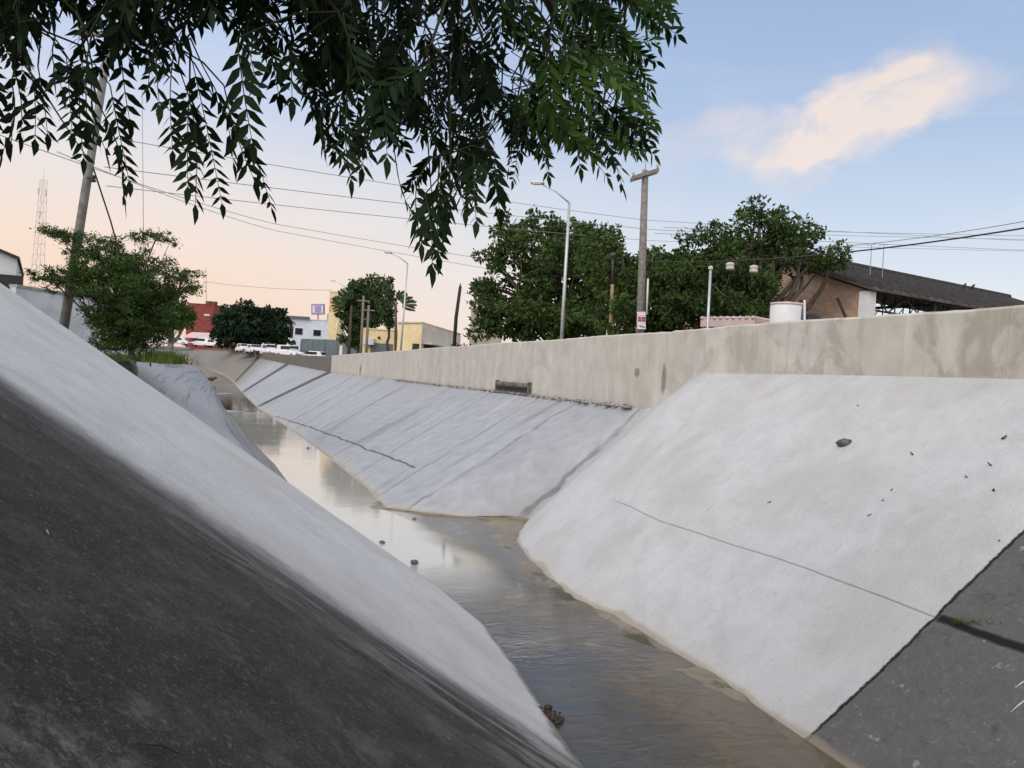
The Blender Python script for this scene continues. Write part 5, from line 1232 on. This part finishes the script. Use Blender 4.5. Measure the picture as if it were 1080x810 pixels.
for sx in (-2.4, 2.4):
    for sy in (-1, 1): MB().tube([cn + np.array([sx, sy, .1]), cn + np.array([sx, sy, -2.3])], .05, 6).build('post', M['galv'], o)

# ------------------------------------------------------------------ small things lying on the slopes
def on_right(px, py):   # meets the near right slope z=.935(n-4.2)
    r = ray(px, py); kk = 2.9 / 3.1; d = (kk * 4.2 + EYE) / (kk * (r @ N) - r[2]); return EYEP + r * d
def on_left(px, py):
    r = ray(px, py); kk = 3.9 / 5.74; d = (kk * 2.34 - EYE) / (kk * (r @ N) + r[2]); return EYEP + r * d
q = on_right(890, 470); o = MB().rock(q + np.array([0, -.02, .03]), .085, 4, .6).build('stone', M['stone']); tag(o, 'dark grey stone lying high on the pale right slope', 'stone')
spots = [(683, 522), (916, 545), (931, 529), (811, 532), (1045, 492), (1058, 463), (940, 518), (1048, 519), (1054, 572), (906, 430), (962, 480), (1020, 505)]
proto = None
for i, (px, py) in enumerate(spots):
    q = on_right(px, py)
    if proto is None:
        mb = MB(); mb.rock((0, 0, 0), .028, 31, .35); mb.rock((.03, .012, .004), .016, 32, .5); proto = mb.build('debris_scrap', M['browndebris'])
        o = proto
    else: o = proto.copy(); COL.objects.link(o)
    o.location = tuple(q + np.array([0, 0, .012])); o.rotation_euler = (.1, -.6, rng.random() * 6); k_ = .35 + .45 * rng.random(); o.scale = (k_ * 1.3, k_, k_)
    tag(o, 'small dark scrap of debris lying on the pale right slope', 'debris', 'dark scraps on the pale right slope')
nl = Vector((.62, .20, .76)).normalized()
def fallen(px, py, label, mat, size, yaw, grp):
    q = on_left(px, py); mb = MB(); l = size
    mb.add([(-l, 0, 0), (-.3 * l, .32 * l, .10 * l), (.35 * l, .28 * l, .06 * l), (l, 0, .16 * l), (.35 * l, -.28 * l, .08 * l), (-.3 * l, -.32 * l, .02 * l), (-l, 0, -.02 * l), (-.3 * l, .32 * l, .08 * l), (.35 * l, .28 * l, .04 * l), (l, 0, .14 * l), (.35 * l, -.28 * l, .06 * l), (-.3 * l, -.32 * l, .0)],
           [(0, 1, 2, 3, 4, 5), (11, 10, 9, 8, 7, 6)] + [(i, (i + 1) % 6, (i + 1) % 6 + 6, i + 6) for i in range(6)])
    o = mb.build('fallen_leaf', M[mat]); o.location = tuple(q + np.array([.006, 0, .010])); o.rotation_euler = (nl.to_track_quat('Z', 'Y') @ Matrix.Rotation(yaw, 4, 'Z').to_quaternion()).to_euler()
    return tag(o, label, 'leaf', grp)
G = 'fallen leaves on the dark left slope'
fallen(48, 564, 'yellow fallen leaf on the upper part of the dark left slope', 'deadleaf', .016, .6, G)
fallen(472, 781, 'yellow fallen leaf low on the dark left slope near the bottom border', 'deadleaf', .022, 2.0, G)
fallen(14, 445, 'small brownish fallen leaf high on the dark left slope at the left border', 'browndebris', .014, 1.0, G)
fallen(418, 674, 'pale fallen leaf at the edge where dark slope turns pale', 'deadleaf', .014, .2, G)
# twig low on the dark slope
q0, q1 = on_left(145, 786), on_left(190, 798); o = MB().tube([q0 + np.array([0, 0, .006]), (q0 + q1) / 2 + np.array([.003, .004, .012]), q1 + np.array([0, 0, .006])], [.0035, .003, .002], 5).build('dry_twig', M['browndebris'], None, True); tag(o, 'thin dry twig lying at the bottom of the dark left slope', 'twig')
# litter at the water edge
q = Pz(588, 757, 0); mb = MB()
for i in range(16): mb.rock(q + np.array([rng.normal() * .06 - .05, rng.normal() * .10, .012]), .012 + .028 * rng.random(), 50 + i, .5)
o = mb.build('leaf_litter', M['browndebris']); tag(o, 'dark clump of wet leaf litter caught at the left water edge', 'litter')
for i, (px, py, r, lab) in enumerate(((437, 595, .07, 'dark stone at the left water edge, right of the smaller one'), (403, 573, .045, 'small dark stone in the shallows upstream of the water-edge stone'), (437, 548, .04, 'tiny stone at the corner where the far bank meets the silt'), (325, 473, .05, 'dark lump at the foot of the far right bank'), (607, 555, .07, 'grey stone near the foot of the pale right slope'), (805, 712, .04, 'small reddish stone in the silt by the pale right slope'))):
    q = Pz(px, py, .0) if i != 4 else on_right(607, 557); o = MB().rock(q + np.array([0, 0, r * .3]), r, 70 + i, .6).build('stone', M['stone'] if i != 5 else M['terracotta']); tag(o, lab, 'stone')
for (p0_, p1_, lab) in (((1070, 728), (1086, 717), 'upper of two thin white sticks lying on the dark right slab at the border'), ((1066, 753), (1086, 737), 'lower of two thin white sticks lying on the dark right slab at the border')):
    q0, q1 = on_right(*p0_), on_right(*p1_); o = MB().tube([q0 + np.array([-.004, 0, .008]), (q0 + q1) / 2 + np.array([-.004, 0, .014]), q1 + np.array([-.004, 0, .008])], [.003, .005, .003], 6).build('white_stick', M['rod'], None, True); tag(o, lab, 'stick', 'thin white sticks on the dark right slab')
# weeds in the joint of the dark right slab
V = []
for i in range(170):
    q = on_right(1003 + abs(rr.normal()) * 20, 657 + rr.normal() * 1.5); q = q + (on_right(1040, 673) - on_right(1000, 657)) * 0
    h = .008 + .035 * rr.random() ** 2; lean = rr.normal(size=3) * .03; lean[2] = h; sd = np.array([rr.normal(), rr.normal(), 0]); sd /= np.linalg.norm(sd)
    V += [q - sd * .003, q + sd * .003, q + lean * .6 + sd * .004, q + lean]
o = mesh_quads('joint_weeds', np.array(V), M['grass'], None); o['kind'] = 'stuff'
# reddish heap of litter far upstream
q = P(223, 399.5, 90); o = MB().rock(q, .36, 91, .6).rock(q + np.array([.3, .2, .1]), .26, 92, .6).build('litter_heap', M['terracotta']); tag(o, 'reddish heap of litter beside the dark far pool', 'litter')
